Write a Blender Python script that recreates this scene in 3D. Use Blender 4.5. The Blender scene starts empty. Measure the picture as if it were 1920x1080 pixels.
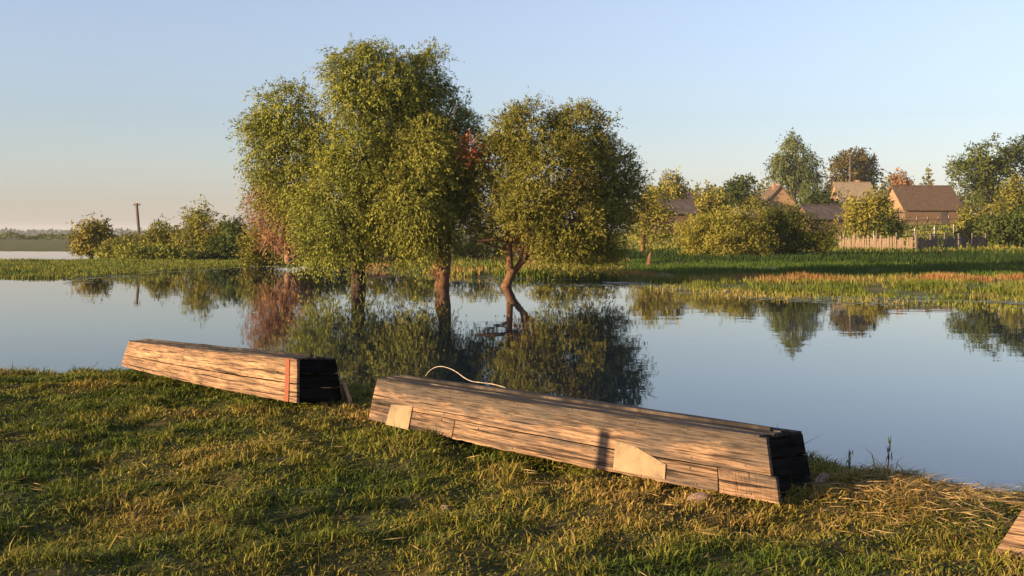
import bpy, math
import numpy as np
from mathutils import Vector

rng = np.random.default_rng(7)
scene = bpy.context.scene
C = scene.collection

# ------------------------------------------------------------------ camera
F = 2059.0          # focal length in photograph pixels (1920 wide)
HZ = 438.0          # horizon row of the photograph
CAMZ = 2.2          # eye height above the water; water surface is z = 0
cam_d = bpy.data.cameras.new('camera')
cam = bpy.data.objects.new('camera', cam_d)
C.objects.link(cam)
cam.location = (0, 0, CAMZ)
cam.rotation_euler = (math.radians(90), 0, 0)
cam_d.sensor_width = 36.0
cam_d.lens = 36.0 * F / 1920.0
cam_d.shift_y = -(540.0 - HZ) / 1920.0
cam_d.clip_start = 0.1
cam_d.clip_end = 12000
scene.camera = cam

# ------------------------------------------------------------------ sky, sun, exposure
SUN_EL = math.radians(11.0)
SAZ = math.radians(27.0)                       # sun to the left and a little behind the camera
to_sun = Vector((-math.cos(SAZ) * math.cos(SUN_EL), -math.sin(SAZ) * math.cos(SUN_EL), math.sin(SUN_EL)))
world = bpy.data.worlds.new('World')
scene.world = world
world.use_nodes = True
wn, wl = world.node_tree.nodes, world.node_tree.links
wn.clear()
sky = wn.new('ShaderNodeTexSky')
sky.sky_type = 'NISHITA'
sky.sun_disc = False
sky.sun_elevation = SUN_EL
sky.sun_rotation = math.atan2(to_sun.x, to_sun.y)
sky.altitude = 0
sky.air_density = 1.4
sky.dust_density = 0.4
sky.ozone_density = 5.0
bg = wn.new('ShaderNodeBackground')
bg.inputs['Strength'].default_value = 0.096
wo = wn.new('ShaderNodeOutputWorld')
hsv = wn.new('ShaderNodeHueSaturation')          # the photograph's paler, slightly rosy white balance
hsv.inputs['Saturation'].default_value = 0.60
tint = wn.new('ShaderNodeMix'); tint.data_type = 'RGBA'; tint.blend_type = 'MULTIPLY'
tint.inputs[0].default_value = 1.0
tint.inputs[7].default_value = (1.04, 0.98, 1.085, 1)
wl.new(sky.outputs[0], hsv.inputs['Color'])
wl.new(hsv.outputs[0], tint.inputs[6])
wl.new(tint.outputs[2], bg.inputs['Color'])
wl.new(bg.outputs[0], wo.inputs['Surface'])

sun_d = bpy.data.lights.new('sun', 'SUN')
sun_d.energy = 5.0
sun_d.angle = math.radians(0.5)
sun_d.color = (1.0, 0.73, 0.42)
sun = bpy.data.objects.new('sun', sun_d)
C.objects.link(sun)
sun.rotation_euler = (-to_sun).to_track_quat('-Z', 'Y').to_euler()
sun.location = (-60, -30, 40)

scene.render.engine = 'CYCLES'
scene.cycles.use_denoising = True
scene.cycles.max_bounces = 8
scene.cycles.transparent_max_bounces = 8
scene.view_settings.view_transform = 'Standard'
scene.view_settings.look = 'None'
scene.view_settings.exposure = 1.40
scene.view_settings.gamma = 1.0


# ------------------------------------------------------------------ helpers
def P(px, py, D):
    """a point D metres ahead of the camera plane, on the line through that place of the photograph"""
    return np.array([(px - 960.0) / F * D, D, CAMZ - (py - HZ) / F * D])


def tag(o, label=None, cat=None, group=None, kind=None):
    if label: o['label'] = label
    if cat: o['category'] = cat
    if group: o['group'] = group
    if kind: o['kind'] = kind
    return o


def thing(name, label, cat, loc=(0, 0, 0), group=None):
    o = bpy.data.objects.new(name, None)
    o.empty_display_size = 0.2
    C.objects.link(o)
    o.location = [float(v) for v in loc]
    return tag(o, label, cat, group)


def link_mesh(name, me, mat, parent=None, loc=None):
    o = bpy.data.objects.new(name, me)
    C.objects.link(o)
    if mat is not None and not me.materials:
        me.materials.append(mat)
    if parent is not None:
        o.parent = parent
    if loc is not None:
        o.location = [float(v) for v in loc]
    return o


def mesh_obj(name, verts, faces, mat, parent=None, smooth=False, uvs=None, loc=None, uv2=None):
    me = bpy.data.meshes.new(name)
    me.from_pydata([tuple(map(float, v)) for v in verts], [], faces)
    if uvs is not None:
        ul = me.uv_layers.new(name='UVMap')
        li = np.empty(len(me.loops), np.int32)
        me.loops.foreach_get('vertex_index', li)
        ul.data.foreach_set('uv', np.asarray(uvs, np.float32)[li].ravel())
        if uv2 is not None:
            u2 = me.uv_layers.new(name='UVEdge')
            u2.data.foreach_set('uv', np.asarray(uv2, np.float32)[li].ravel())
    if smooth:
        me.polygons.foreach_set('use_smooth', [True] * len(me.polygons))
    me.update()
    return link_mesh(name, me, mat, parent, loc)


def raw_mesh(name, V, faces_idx, nper, cols=None):
    """fast mesh from numpy arrays: V (n,3), faces_idx flat, nper verts per face"""
    me = bpy.data.meshes.new(name)
    nf = len(faces_idx) // nper
    me.vertices.add(len(V))
    me.vertices.foreach_set('co', np.asarray(V, np.float32).ravel())
    me.loops.add(len(faces_idx))
    me.loops.foreach_set('vertex_index', np.asarray(faces_idx, np.int32))
    me.polygons.add(nf)
    me.polygons.foreach_set('loop_start', np.arange(0, nf * nper, nper, dtype=np.int32))
    if cols is not None:
        a = me.attributes.new('Col', 'FLOAT_COLOR', 'POINT')
        c4 = np.ones((len(V), 4), np.float32)
        c4[:, :3] = cols
        a.data.foreach_set('color', c4.ravel())
    me.update(calc_edges=True)
    me.validate()
    return me


def unit(v):
    return v / (np.linalg.norm(v, axis=-1, keepdims=True) + 1e-9)


def _hash(ix, iy, seed):
    h = (ix * 374761393 + iy * 668265263 + seed * 982451653) & 0x7fffffff
    h = ((h ^ (h >> 13)) * 1274126177) & 0x7fffffff
    return ((h ^ (h >> 16)) & 0xffff) / 65535.0


def vnoise(x, y, seed=0):
    x = np.asarray(x, float); y = np.asarray(y, float)
    ix = np.floor(x).astype(np.int64); iy = np.floor(y).astype(np.int64)
    fx = x - ix; fy = y - iy
    fx = fx * fx * (3 - 2 * fx); fy = fy * fy * (3 - 2 * fy)
    a = _hash(ix, iy, seed); b = _hash(ix + 1, iy, seed)
    c = _hash(ix, iy + 1, seed); d = _hash(ix + 1, iy + 1, seed)
    return (a * (1 - fx) + b * fx) * (1 - fy) + (c * (1 - fx) + d * fx) * fy


def fbm(x, y, seed=0, octs=4):
    s = 0; a = 0.5; f = 1.0; t = 0
    for i in range(octs):
        s = s + a * vnoise(x * f + 17.3 * i, y * f - 9.1 * i, seed + i)
        t += a; a *= 0.5; f *= 2.03
    return s / t


def sstep(a, b, x):
    t = np.clip((np.asarray(x, float) - a) / (b - a), 0, 1)
    return t * t * (3 - 2 * t)


def lerp(a, b, t):
    return a + (b - a) * t


# ------------------------------------------------------------------ materials
def new_mat(name):
    m = bpy.data.materials.new(name)
    m.use_nodes = True
    n, l = m.node_tree.nodes, m.node_tree.links
    n.clear()
    out = n.new('ShaderNodeOutputMaterial')
    return m, n, l, out


def node(n, t, **kw):
    x = n.new(t)
    for k, v in kw.items():
        setattr(x, k, v)
    return x


def ramp(n, stops):
    r = n.new('ShaderNodeValToRGB')
    e = r.color_ramp.elements
    while len(e) < len(stops):
        e.new(0.5)
    for el, (p, c) in zip(e, stops):
        el.position = p
        el.color = (*c, 1) if len(c) == 3 else c
    return r


def foliage_mat(name, transl=0.22, rough=0.75):
    m, n, l, out = new_mat(name)
    at = node(n, 'ShaderNodeAttribute', attribute_name='Col')
    pb = n.new('ShaderNodeBsdfPrincipled')
    pb.inputs['Roughness'].default_value = rough
    pb.inputs['Specular IOR Level'].default_value = 0.12
    tr = n.new('ShaderNodeBsdfTranslucent')
    mx = n.new('ShaderNodeMixShader')
    mx.inputs[0].default_value = transl
    l.new(at.outputs['Color'], pb.inputs['Base Color'])
    l.new(at.outputs['Color'], tr.inputs['Color'])
    l.new(pb.outputs[0], mx.inputs[1]); l.new(tr.outputs[0], mx.inputs[2])
    l.new(mx.outputs[0], out.inputs['Surface'])
    return m


def simple_noise_mat(name, c1, c2, scale=3.0, rough=0.8, bump=0.3, stretch=(1, 1, 1), coord='Object', c3=None, detail=6):
    m, n, l, out = new_mat(name)
    tc = n.new('ShaderNodeTexCoord')
    mp = n.new('ShaderNodeMapping')
    mp.inputs['Scale'].default_value = stretch
    nz = n.new('ShaderNodeTexNoise')
    nz.inputs['Scale'].default_value = scale
    nz.inputs['Detail'].default_value = detail
    nz.inputs['Roughness'].default_value = 0.65
    st = [(0.3, c1), (0.7, c2)] if c3 is None else [(0.28, c1), (0.5, c2), (0.72, c3)]
    r = ramp(n, st)
    pb = n.new('ShaderNodeBsdfPrincipled')
    pb.inputs['Roughness'].default_value = rough
    pb.inputs['Specular IOR Level'].default_value = 0.25
    bp = n.new('ShaderNodeBump')
    bp.inputs['Strength'].default_value = bump
    bp.inputs['Distance'].default_value = 0.02
    l.new(tc.outputs[coord], mp.inputs[0]); l.new(mp.outputs[0], nz.inputs['Vector'])
    l.new(nz.outputs['Fac'], r.inputs[0]); l.new(r.outputs[0], pb.inputs['Base Color'])
    l.new(nz.outputs['Fac'], bp.inputs['Height']); l.new(bp.outputs[0], pb.inputs['Normal'])
    l.new(pb.outputs[0], out.inputs['Surface'])
    return m


def wood_mat(name, pale, mid, dark, stain=(0.09, 0.07, 0.055), stain_amt=0.5, rough=0.8, knots=True, spec=0.25, edge=0.0):
    """weathered plank: grain along u of the UV map (metres), per-plank shade, knots, cracks and stains"""
    m, n, l, out = new_mat(name)
    uv = node(n, 'ShaderNodeUVMap', uv_map='UVMap')
    oi = n.new('ShaderNodeObjectInfo')
    off = node(n, 'ShaderNodeMath', operation='MULTIPLY'); off.inputs[1].default_value = 37.0
    l.new(oi.outputs['Random'], off.inputs[0])
    cmb = n.new('ShaderNodeCombineXYZ')
    l.new(off.outputs[0], cmb.inputs['X']); l.new(off.outputs[0], cmb.inputs['Y'])
    add = node(n, 'ShaderNodeVectorMath', operation='ADD')
    l.new(uv.outputs[0], add.inputs[0]); l.new(cmb.outputs[0], add.inputs[1])
    # knots pull the grain aside
    mk = n.new('ShaderNodeMapping'); mk.inputs['Scale'].default_value = (1.9, 5.5, 1)
    l.new(add.outputs[0], mk.inputs[0])
    vo = node(n, 'ShaderNodeTexVoronoi', feature='F1'); vo.inputs['Scale'].default_value = 1.0
    vo.inputs['Randomness'].default_value = 1.0
    l.new(mk.outputs[0], vo.inputs['Vector'])
    kr = ramp(n, [(0.0, (1, 1, 1)), (0.20, (0, 0, 0))])
    l.new(vo.outputs['Distance'], kr.inputs[0])
    # grain
    mg = n.new('ShaderNodeMapping'); mg.inputs['Scale'].default_value = (1.3, 26.0, 1)
    l.new(add.outputs[0], mg.inputs[0])
    dsp = node(n, 'ShaderNodeVectorMath', operation='SCALE'); dsp.inputs['Scale'].default_value = 0.9
    l.new(kr.outputs[0], dsp.inputs[0])
    ad2 = node(n, 'ShaderNodeVectorMath', operation='ADD')
    l.new(mg.outputs[0], ad2.inputs[0]); l.new(dsp.outputs[0], ad2.inputs[1])
    g = n.new('ShaderNodeTexNoise'); g.inputs['Scale'].default_value = 1.0
    g.inputs['Detail'].default_value = 7; g.inputs['Roughness'].default_value = 0.62; g.inputs['Distortion'].default_value = 0.5
    l.new(ad2.outputs[0], g.inputs['Vector'])
    gr = ramp(n, [(0.37, dark), (0.48, mid), (0.62, pale)])
    l.new(g.outputs['Fac'], gr.inputs[0])
    # broad weather stains
    ms = n.new('ShaderNodeMapping'); ms.inputs['Scale'].default_value = (1.5, 5.0, 1)
    l.new(add.outputs[0], ms.inputs[0])
    s = n.new('ShaderNodeTexNoise'); s.inputs['Scale'].default_value = 1.3; s.inputs['Detail'].default_value = 5
    l.new(ms.outputs[0], s.inputs['Vector'])
    sr = ramp(n, [(0.44, (0, 0, 0)), (0.64, (stain_amt,) * 3)])
    l.new(s.outputs['Fac'], sr.inputs[0])
    mx = node(n, 'ShaderNodeMix', data_type='RGBA'); mx.inputs[7].default_value = (*stain, 1)
    l.new(sr.outputs[0], mx.inputs[0]); l.new(gr.outputs[0], mx.inputs[6])
    last = mx.outputs[2]
    if knots:
        kr2 = ramp(n, [(0.04, (0.9, 0.9, 0.9)), (0.10, (0, 0, 0))])
        l.new(vo.outputs['Distance'], kr2.inputs[0])
        mx2 = node(n, 'ShaderNodeMix', data_type='RGBA'); mx2.inputs[7].default_value = (0.07, 0.04, 0.02, 1)
        l.new(kr2.outputs[0], mx2.inputs[0]); l.new(last, mx2.inputs[6])
        last = mx2.outputs[2]
    # cracks along the grain
    mc = n.new('ShaderNodeMapping'); mc.inputs['Scale'].default_value = (1.4, 42.0, 1)
    l.new(add.outputs[0], mc.inputs[0])
    cn = n.new('ShaderNodeTexNoise'); cn.inputs['Scale'].default_value = 0.8; cn.inputs['Detail'].default_value = 3
    l.new(mc.outputs[0], cn.inputs['Vector'])
    cr = ramp(n, [(0.37, (0.12, 0.11, 0.10)), (0.44, (1, 1, 1))])
    l.new(cn.outputs['Fac'], cr.inputs[0])
    mul = node(n, 'ShaderNodeMix', data_type='RGBA', blend_type='MULTIPLY'); mul.inputs[0].default_value = 1.0
    l.new(last, mul.inputs[6]); l.new(cr.outputs[0], mul.inputs[7])
    if edge:
        # grime creeping down from the chine and up from the gunwale, ragged along the grain
        ue = node(n, 'ShaderNodeUVMap', uv_map='UVEdge')
        sp = n.new('ShaderNodeSeparateXYZ'); l.new(ue.outputs[0], sp.inputs[0])
        en = n.new('ShaderNodeTexNoise'); en.inputs['Scale'].default_value = 1.0; en.inputs['Detail'].default_value = 6; en.inputs['Roughness'].default_value = 0.7
        me_ = n.new('ShaderNodeMapping'); me_.inputs['Scale'].default_value = (4.0, 16.0, 1)
        l.new(add.outputs[0], me_.inputs[0]); l.new(me_.outputs[0], en.inputs['Vector'])
        sub = node(n, 'ShaderNodeMath', operation='MULTIPLY_ADD'); sub.inputs[1].default_value = -0.75
        l.new(en.outputs['Fac'], sub.inputs[0]); l.new(sp.outputs['Y'], sub.inputs[2])
        er = ramp(n, [(0.0, (edge,) * 3), (0.12, (0, 0, 0))])
        # shift so that the ragged border lies about a sixth of the way down
        ad3 = node(n, 'ShaderNodeMath', operation='ADD'); ad3.inputs[1].default_value = 0.20
        l.new(sub.outputs[0], ad3.inputs[0]); l.new(ad3.outputs[0], er.inputs[0])
        mxe = node(n, 'ShaderNodeMix', data_type='RGBA'); mxe.inputs[7].default_value = (stain[0] * 0.8, stain[1] * 0.8, stain[2] * 0.8, 1)
        l.new(er.outputs[0], mxe.inputs[0]); l.new(mul.outputs[2], mxe.inputs[6])
        mul = mxe
    mf = n.new('ShaderNodeMapping'); mf.inputs['Scale'].default_value = (5.0, 85.0, 1)
    l.new(add.outputs[0], mf.inputs[0])
    fn = n.new('ShaderNodeTexNoise'); fn.inputs['Scale'].default_value = 1.0; fn.inputs['Detail'].default_value = 5; fn.inputs['Roughness'].default_value = 0.7
    l.new(mf.outputs[0], fn.inputs['Vector'])
    fr_ = ramp(n, [(0.38, (0.36, 0.33, 0.31)), (0.56, (1.2, 1.18, 1.15))])
    l.new(fn.outputs['Fac'], fr_.inputs[0])
    mul0 = mul
    mul = node(n, 'ShaderNodeMix', data_type='RGBA', blend_type='MULTIPLY'); mul.inputs[0].default_value = 1.0
    l.new(mul0.outputs[2], mul.inputs[6]); l.new(fr_.outputs[0], mul.inputs[7])
    # per-plank shade
    vr = node(n, 'ShaderNodeMapRange'); vr.inputs['To Min'].default_value = 0.80; vr.inputs['To Max'].default_value = 1.15
    l.new(oi.outputs['Random'], vr.inputs['Value'])
    hs = n.new('ShaderNodeHueSaturation')
    l.new(mul.outputs[2], hs.inputs['Color']); l.new(vr.outputs[0], hs.inputs['Value'])
    pb = n.new('ShaderNodeBsdfPrincipled'); pb.inputs['Roughness'].default_value = rough
    pb.inputs['Specular IOR Level'].default_value = spec
    l.new(hs.outputs[0], pb.inputs['Base Color'])
    hb = node(n, 'ShaderNodeMath', operation='MULTIPLY')
    l.new(g.outputs['Fac'], hb.inputs[0]); l.new(cr.outputs[0], hb.inputs[1])
    bp = n.new('ShaderNodeBump'); bp.inputs['Strength'].default_value = 0.55; bp.inputs['Distance'].default_value = 0.008
    l.new(hb.outputs[0], bp.inputs['Height']); l.new(bp.outputs[0], pb.inputs['Normal'])
    l.new(pb.outputs[0], out.inputs['Surface'])
    return m


M = {}
M['leaf'] = foliage_mat('leaf')
M['grass'] = foliage_mat('grass_blade', 0.22, 0.6)
M['bark'] = simple_noise_mat('bark', (0.025, 0.016, 0.011), (0.10, 0.06, 0.036), 5, 0.9, 0.9, (3, 3, 0.7))
M['bark_red'] = simple_noise_mat('reddish_bark', (0.06, 0.03, 0.016), (0.21, 0.105, 0.05), 5, 0.9, 0.9, (3, 3, 0.7))
M['bark_dry'] = simple_noise_mat('dry_branch_wood', (0.17, 0.095, 0.055), (0.32, 0.19, 0.115), 6, 0.9, 0.5, (3, 3, 0.7))
M['wood'] = wood_mat('weathered_plank', (0.29, 0.178, 0.103), (0.175, 0.104, 0.06), (0.042, 0.026, 0.017), stain=(0.07, 0.054, 0.043), stain_amt=0.85, edge=0.9)
M['wood_pale'] = wood_mat('pale_fresh_plank', (0.38, 0.235, 0.13), (0.28, 0.165, 0.088), (0.11, 0.062, 0.034), stain=(0.11, 0.067, 0.04), stain_amt=0.5, edge=0.45)
M['wood_grey'] = wood_mat('grey_tarred_bottom_plank', (0.095, 0.07, 0.052), (0.045, 0.033, 0.025), (0.014, 0.011, 0.009), stain=(0.02, 0.016, 0.013), stain_amt=0.75, knots=False)
M['tar'] = wood_mat('tarred_board', (0.014, 0.012, 0.011), (0.008, 0.007, 0.0065), (0.004, 0.004, 0.004), stain=(0.004, 0.004, 0.004), rough=0.9, knots=False, spec=0.06)
M['tin'] = simple_noise_mat('bare_sheet_patch', (0.12, 0.082, 0.046), (0.23, 0.165, 0.095), 7, 0.8, 0.2, coord='Object', c3=(0.28, 0.205, 0.12), detail=12)
M['red'] = simple_noise_mat('worn_red_paint', (0.16, 0.036, 0.016), (0.25, 0.07, 0.032), 30, 0.7, 0.1)
M['rope'] = simple_noise_mat('bleached_wire', (0.26, 0.20, 0.14), (0.44, 0.36, 0.27), 40, 0.8, 0.2)
M['stone'] = simple_noise_mat('pinkish_stone', (0.17, 0.11, 0.085), (0.28, 0.19, 0.155), 14, 0.85, 0.5)
M['soil'] = simple_noise_mat('bank_turf', (0.018, 0.020, 0.004), (0.05, 0.044, 0.010), 5, 0.95, 0.8, c3=(0.085, 0.062, 0.018), detail=10)
M['meadow'] = simple_noise_mat('far_meadow', (0.035, 0.05, 0.008), (0.08, 0.085, 0.015), 0.35, 0.95, 0.6, c3=(0.14, 0.105, 0.03), detail=10)
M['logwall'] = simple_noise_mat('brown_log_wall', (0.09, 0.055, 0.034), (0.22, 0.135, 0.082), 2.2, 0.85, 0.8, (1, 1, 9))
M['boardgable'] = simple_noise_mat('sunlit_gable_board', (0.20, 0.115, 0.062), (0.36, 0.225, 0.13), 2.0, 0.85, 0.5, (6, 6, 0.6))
M['roof_brown'] = simple_noise_mat('brown_corrugated_roof', (0.05, 0.033, 0.022), (0.105, 0.068, 0.043), 1.4, 0.85, 0.4, (2.5, 2.5, 0.6), c3=(0.145, 0.085, 0.05))
M['roof_pale'] = simple_noise_mat('pale_slate_roof', (0.18, 0.135, 0.09), (0.29, 0.22, 0.15), 1.2, 0.85, 0.3, (2, 2, 1))
M['roof_dark'] = simple_noise_mat('dark_shed_roof', (0.055, 0.042, 0.04), (0.12, 0.09, 0.075), 1.5, 0.9, 0.3)
M['brick'] = simple_noise_mat('chimney_brick', (0.24, 0.10, 0.06), (0.38, 0.2, 0.14), 6, 0.9, 0.3)
M['white'] = simple_noise_mat('pale_post_paint', (0.32, 0.28, 0.22), (0.46, 0.42, 0.35), 6, 0.8, 0.2)
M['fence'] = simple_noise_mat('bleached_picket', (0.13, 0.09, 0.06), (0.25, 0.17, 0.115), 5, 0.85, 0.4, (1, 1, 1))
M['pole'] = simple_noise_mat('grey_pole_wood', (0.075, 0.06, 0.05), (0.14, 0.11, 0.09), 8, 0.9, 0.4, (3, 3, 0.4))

# water: dark slow river, mirror-like with a faint long swell
m, n, l, out = new_mat('river_water')
tc = n.new('ShaderNodeTexCoord')
mp = n.new('ShaderNodeMapping'); mp.inputs['Scale'].default_value = (0.55, 1.0, 1)
nz = n.new('ShaderNodeTexNoise'); nz.inputs['Scale'].default_value = 0.9; nz.inputs['Detail'].default_value = 3
nz2 = n.new('ShaderNodeTexNoise'); nz2.inputs['Scale'].default_value = 7.0; nz2.inputs['Detail'].default_value = 2
ma = node(n, 'ShaderNodeMath', operation='MULTIPLY_ADD'); ma.inputs[1].default_value = 0.05
bp = n.new('ShaderNodeBump'); bp.inputs['Strength'].default_value = 0.05; bp.inputs['Distance'].default_value = 0.05
pb = n.new('ShaderNodeBsdfPrincipled')
pb.inputs['Base Color'].default_value = (0.004, 0.011, 0.022, 1)
pb.inputs['Roughness'].default_value = 0.012
pb.inputs['IOR'].default_value = 1.40
l.new(tc.outputs['Object'], mp.inputs[0]); l.new(mp.outputs[0], nz.inputs['Vector']); l.new(mp.outputs[0], nz2.inputs['Vector'])
l.new(nz2.outputs['Fac'], ma.inputs[0]); l.new(nz.outputs['Fac'], ma.inputs[2])
l.new(ma.outputs[0], bp.inputs['Height']); l.new(bp.outputs[0], pb.inputs['Normal'])
l.new(pb.outputs[0], out.inputs['Surface'])
M['water'] = m

# ------------------------------------------------------------------ the setting
S = 4400.0
w = mesh_obj('river', [(-S, -200, 0), (S, -200, 0), (S, S, 0), (-S, S, 0)], [(0, 1, 2, 3)], M['water'])
tag(w, 'calm blue river mirroring the sky and the willows', 'river', kind='structure')

# near bank: height field
LIP = np.array([(-60, 15.0), (-14, 13.6), (-6.1, 13.8), (-4.9, 14.1), (-1.7, 12.7), (0.3, 10.9), (2.2, 8.6), (2.85, 7.8), (3.35, 7.25), (6, 4.6), (9, 0.5), (12, -6), (60, -30)])


def lip_y(x):
    return np.interp(x, LIP[:, 0], LIP[:, 1])


def bank_base(x, y):
    x = np.asarray(x, float); y = np.asarray(y, float)
    d = (lip_y(x) - y) * 0.72                      # metres inland of the lip
    z = 0.535 - 1.6 * sstep(0.15, -3.2, d) - 0.10 * sstep(1.6, -0.2, d)
    z = z + 0.10 * np.exp(-(((x - 2.75) / 0.65) ** 2 + ((y - 6.75) / 0.45) ** 2))    # heap of mown grass
    return z


def bank_h(x, y):
    x = np.asarray(x, float); y = np.asarray(y, float)
    d = (lip_y(x) - y) * 0.72
    k = sstep(-1.5, 0.8, d)
    b = 0.11 * (fbm(x * 0.42 + 5, y * 0.55, 3, 2) - 0.5) + 0.15 * (fbm(x * 1.3, y * 1.9 + 3, 11, 2) - 0.5) + 0.10 * (fbm(x * 3.4, y * 4.6, 23, 3) - 0.5)
    return bank_base(x, y) + b * k


def grid_mesh(name, xs, ys, hf, mat):
    X, Y = np.meshgrid(xs, ys)
    Z = hf(X, Y)
    V = np.stack([X, Y, Z], -1).reshape(-1, 3)
    nx, ny = len(xs), len(ys)
    i = np.arange(nx * ny).reshape(ny, nx)
    q = np.stack([i[:-1, :-1], i[:-1, 1:], i[1:, 1:], i[1:, :-1]], -1).reshape(-1)
    me = raw_mesh(name, V, q, 4)
    me.polygons.foreach_set('use_smooth', [True] * len(me.polygons))
    return link_mesh(name, me, mat)


xs = np.concatenate([np.linspace(-60, -9, 40)[:-1], np.linspace(-9, 7, 230), np.linspace(7, 60, 40)[1:]])
ys = np.concatenate([np.linspace(-50, 3, 40)[:-1], np.linspace(3, 16.5, 230), np.linspace(16.5, 22, 12)[1:]])
o = grid_mesh('near_bank', xs, ys, bank_h, M['soil'])
tag(o, 'low mown river bank in the foreground under the boats', 'bank', kind='structure')

# far land: polar height field (columns = viewing slope, rows = distance)
SH = np.array([(-3000, 540), (-400, 522), (0, 521), (140, 521), (300, 508), (460, 498), (520, 494), (640, 499), (760, 508), (880, 519), (1000, 522), (1100, 524),
               (1200, 529), (1300, 540), (1500, 549), (1700, 556), (1920, 563), (2600, 575), (4000, 585)], float)


def shore_D(px):
    return F * CAMZ / (np.interp(px, SH[:, 0], SH[:, 1]) - HZ)


RIGHT = np.array([(0, 0.0), (6, 0.12), (30, 0.2), (55, 0.25), (75, 0.75), (95, 2.0), (130, 3.75), (200, 5.9), (330, 8.5), (600, 9), (6000, 9)], float)
LEFT = np.array([(0, 0.0), (5, 0.10), (20, 0.14), (90, 0.14), (150, 0.25), (6000, 0.9)], float)


def land_h(px, D):
    px = np.asarray(px, float); D = np.asarray(D, float)
    ds = shore_D(px) * (1 + 0.05 * (fbm(px * 0.02, px * 0 + 3.3, 5, 3) - 0.5))
    t = D - ds
    hr = np.interp(t, RIGHT[:, 0], RIGHT[:, 1])
    hl = np.interp(t, LEFT[:, 0], LEFT[:, 1])
    k = sstep(1040, 1330, px)
    h = lerp(hl, hr, k)
    X = (px - 960) / F * D
    h = h + 0.16 * (fbm(X * 0.35, D * 0.35, 31, 3) - 0.5) * sstep(0, 6, t)
    # back water behind the left spit
    dip = sstep(86, 92, D) * sstep(142, 134, D) * sstep(420, 300, px)
    h = h - 0.95 * dip
    h = np.where(t < 0, np.maximum(-0.5, 0.10 * t), h)
    return h


def land_z(X, Y):
    return land_h(960 + F * np.asarray(X, float) / np.asarray(Y, float), Y)


pxs = np.concatenate([np.linspace(-2600, -100, 50)[:-1], np.linspace(-100, 2020, 330), np.linspace(2020, 4500, 50)[1:]])
Ds = np.concatenate([np.linspace(26, 140, 200), np.geomspace(141, 4200, 90)])
A, B = np.meshgrid(pxs, Ds)
Z = land_h(A, B)
V = np.stack([(A - 960) / F * B, B, Z], -1).reshape(-1, 3)
i = np.arange(V.shape[0]).reshape(A.shape)
q = np.stack([i[:-1, :-1], i[:-1, 1:], i[1:, 1:], i[1:, :-1]], -1).reshape(-1)
me = raw_mesh('far_bank', V, q, 4)
me.polygons.foreach_set('use_smooth', [True] * len(me.polygons))
tag(link_mesh('far_bank', me, M['meadow']), 'green far bank rising to the village on the right', 'bank', kind='structure')


# ------------------------------------------------------------------ foliage
def leaf_arrays(Pb, ax, L, W, col, fold=0.25, hint=None):
    """diamond leaves: base points, unit axes, lengths, widths, colours -> verts, faces, colours"""
    n_ = len(Pb)
    r = unit(rng.normal(size=(n_, 3)))
    if hint is not None:
        r = unit(hint + r * 0.75)
    side = unit(np.cross(ax, r))
    nor = np.cross(side, ax)
    L = np.asarray(L)[:, None]; W = np.asarray(W)[:, None]
    v = np.empty((n_, 4, 3), np.float32)
    v[:, 0] = Pb
    v[:, 1] = Pb + ax * L * 0.45 + side * W * 0.5 + nor * W * fold
    v[:, 2] = Pb + ax * L
    v[:, 3] = Pb + ax * L * 0.45 - side * W * 0.5 + nor * W * fold
    c = np.repeat(col[:, None, :], 4, 1)
    return v.reshape(-1, 3), c.reshape(-1, 3)


def tube(pts, rad, sides=8, jitter=0.08, seed=0):
    r_ = np.random.default_rng(seed)
    pts = np.asarray(pts, float); nP = len(pts)
    V_, F_ = [], []
    t = np.gradient(pts, axis=0); t = unit(t)
    ref = np.array([0.3, 0.9, 0.2])
    for k in range(nP):
        a = unit(np.cross(t[k], ref)); b = np.cross(t[k], a)
        for s in range(sides):
            th = 2 * math.pi * s / sides
            rr = rad[k] * (1 + jitter * r_.normal())
            V_.append(pts[k] + rr * (math.cos(th) * a + math.sin(th) * b))
    for k in range(nP - 1):
        for s in range(sides):
            s2 = (s + 1) % sides
            F_.append((k * sides + s, k * sides + s2, (k + 1) * sides + s2, (k + 1) * sides + s))
    F_.append(tuple(range(sides))[::-1])
    F_.append(tuple(range((nP - 1) * sides, nP * sides)))
    return V_, F_


def curve_pts(a, b, n_, bend=0.1, sag=0.0, seed=0):
    r_ = np.random.default_rng(seed)
    a = np.asarray(a, float); b = np.asarray(b, float)
    L = np.linalg.norm(b - a)
    t = np.linspace(0, 1, n_)[:, None]
    off = r_.normal(size=3) * bend * L
    p = a + (b - a) * t + off * (4 * t * (1 - t)) * 0.5
    p[:, 2] += sag * L * (t[:, 0] * (1 - t[:, 0]))
    p[1:-1] += r_.normal(size=(n_ - 2, 3)) * L * 0.015
    return p


def join_parts(lst):
    V_, F_ = [], []
    for v, f in lst:
        o_ = len(V_)
        V_ += list(v)
        F_ += [tuple(i_ + o_ for i_ in ff) for ff in f]
    return V_, F_


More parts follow.
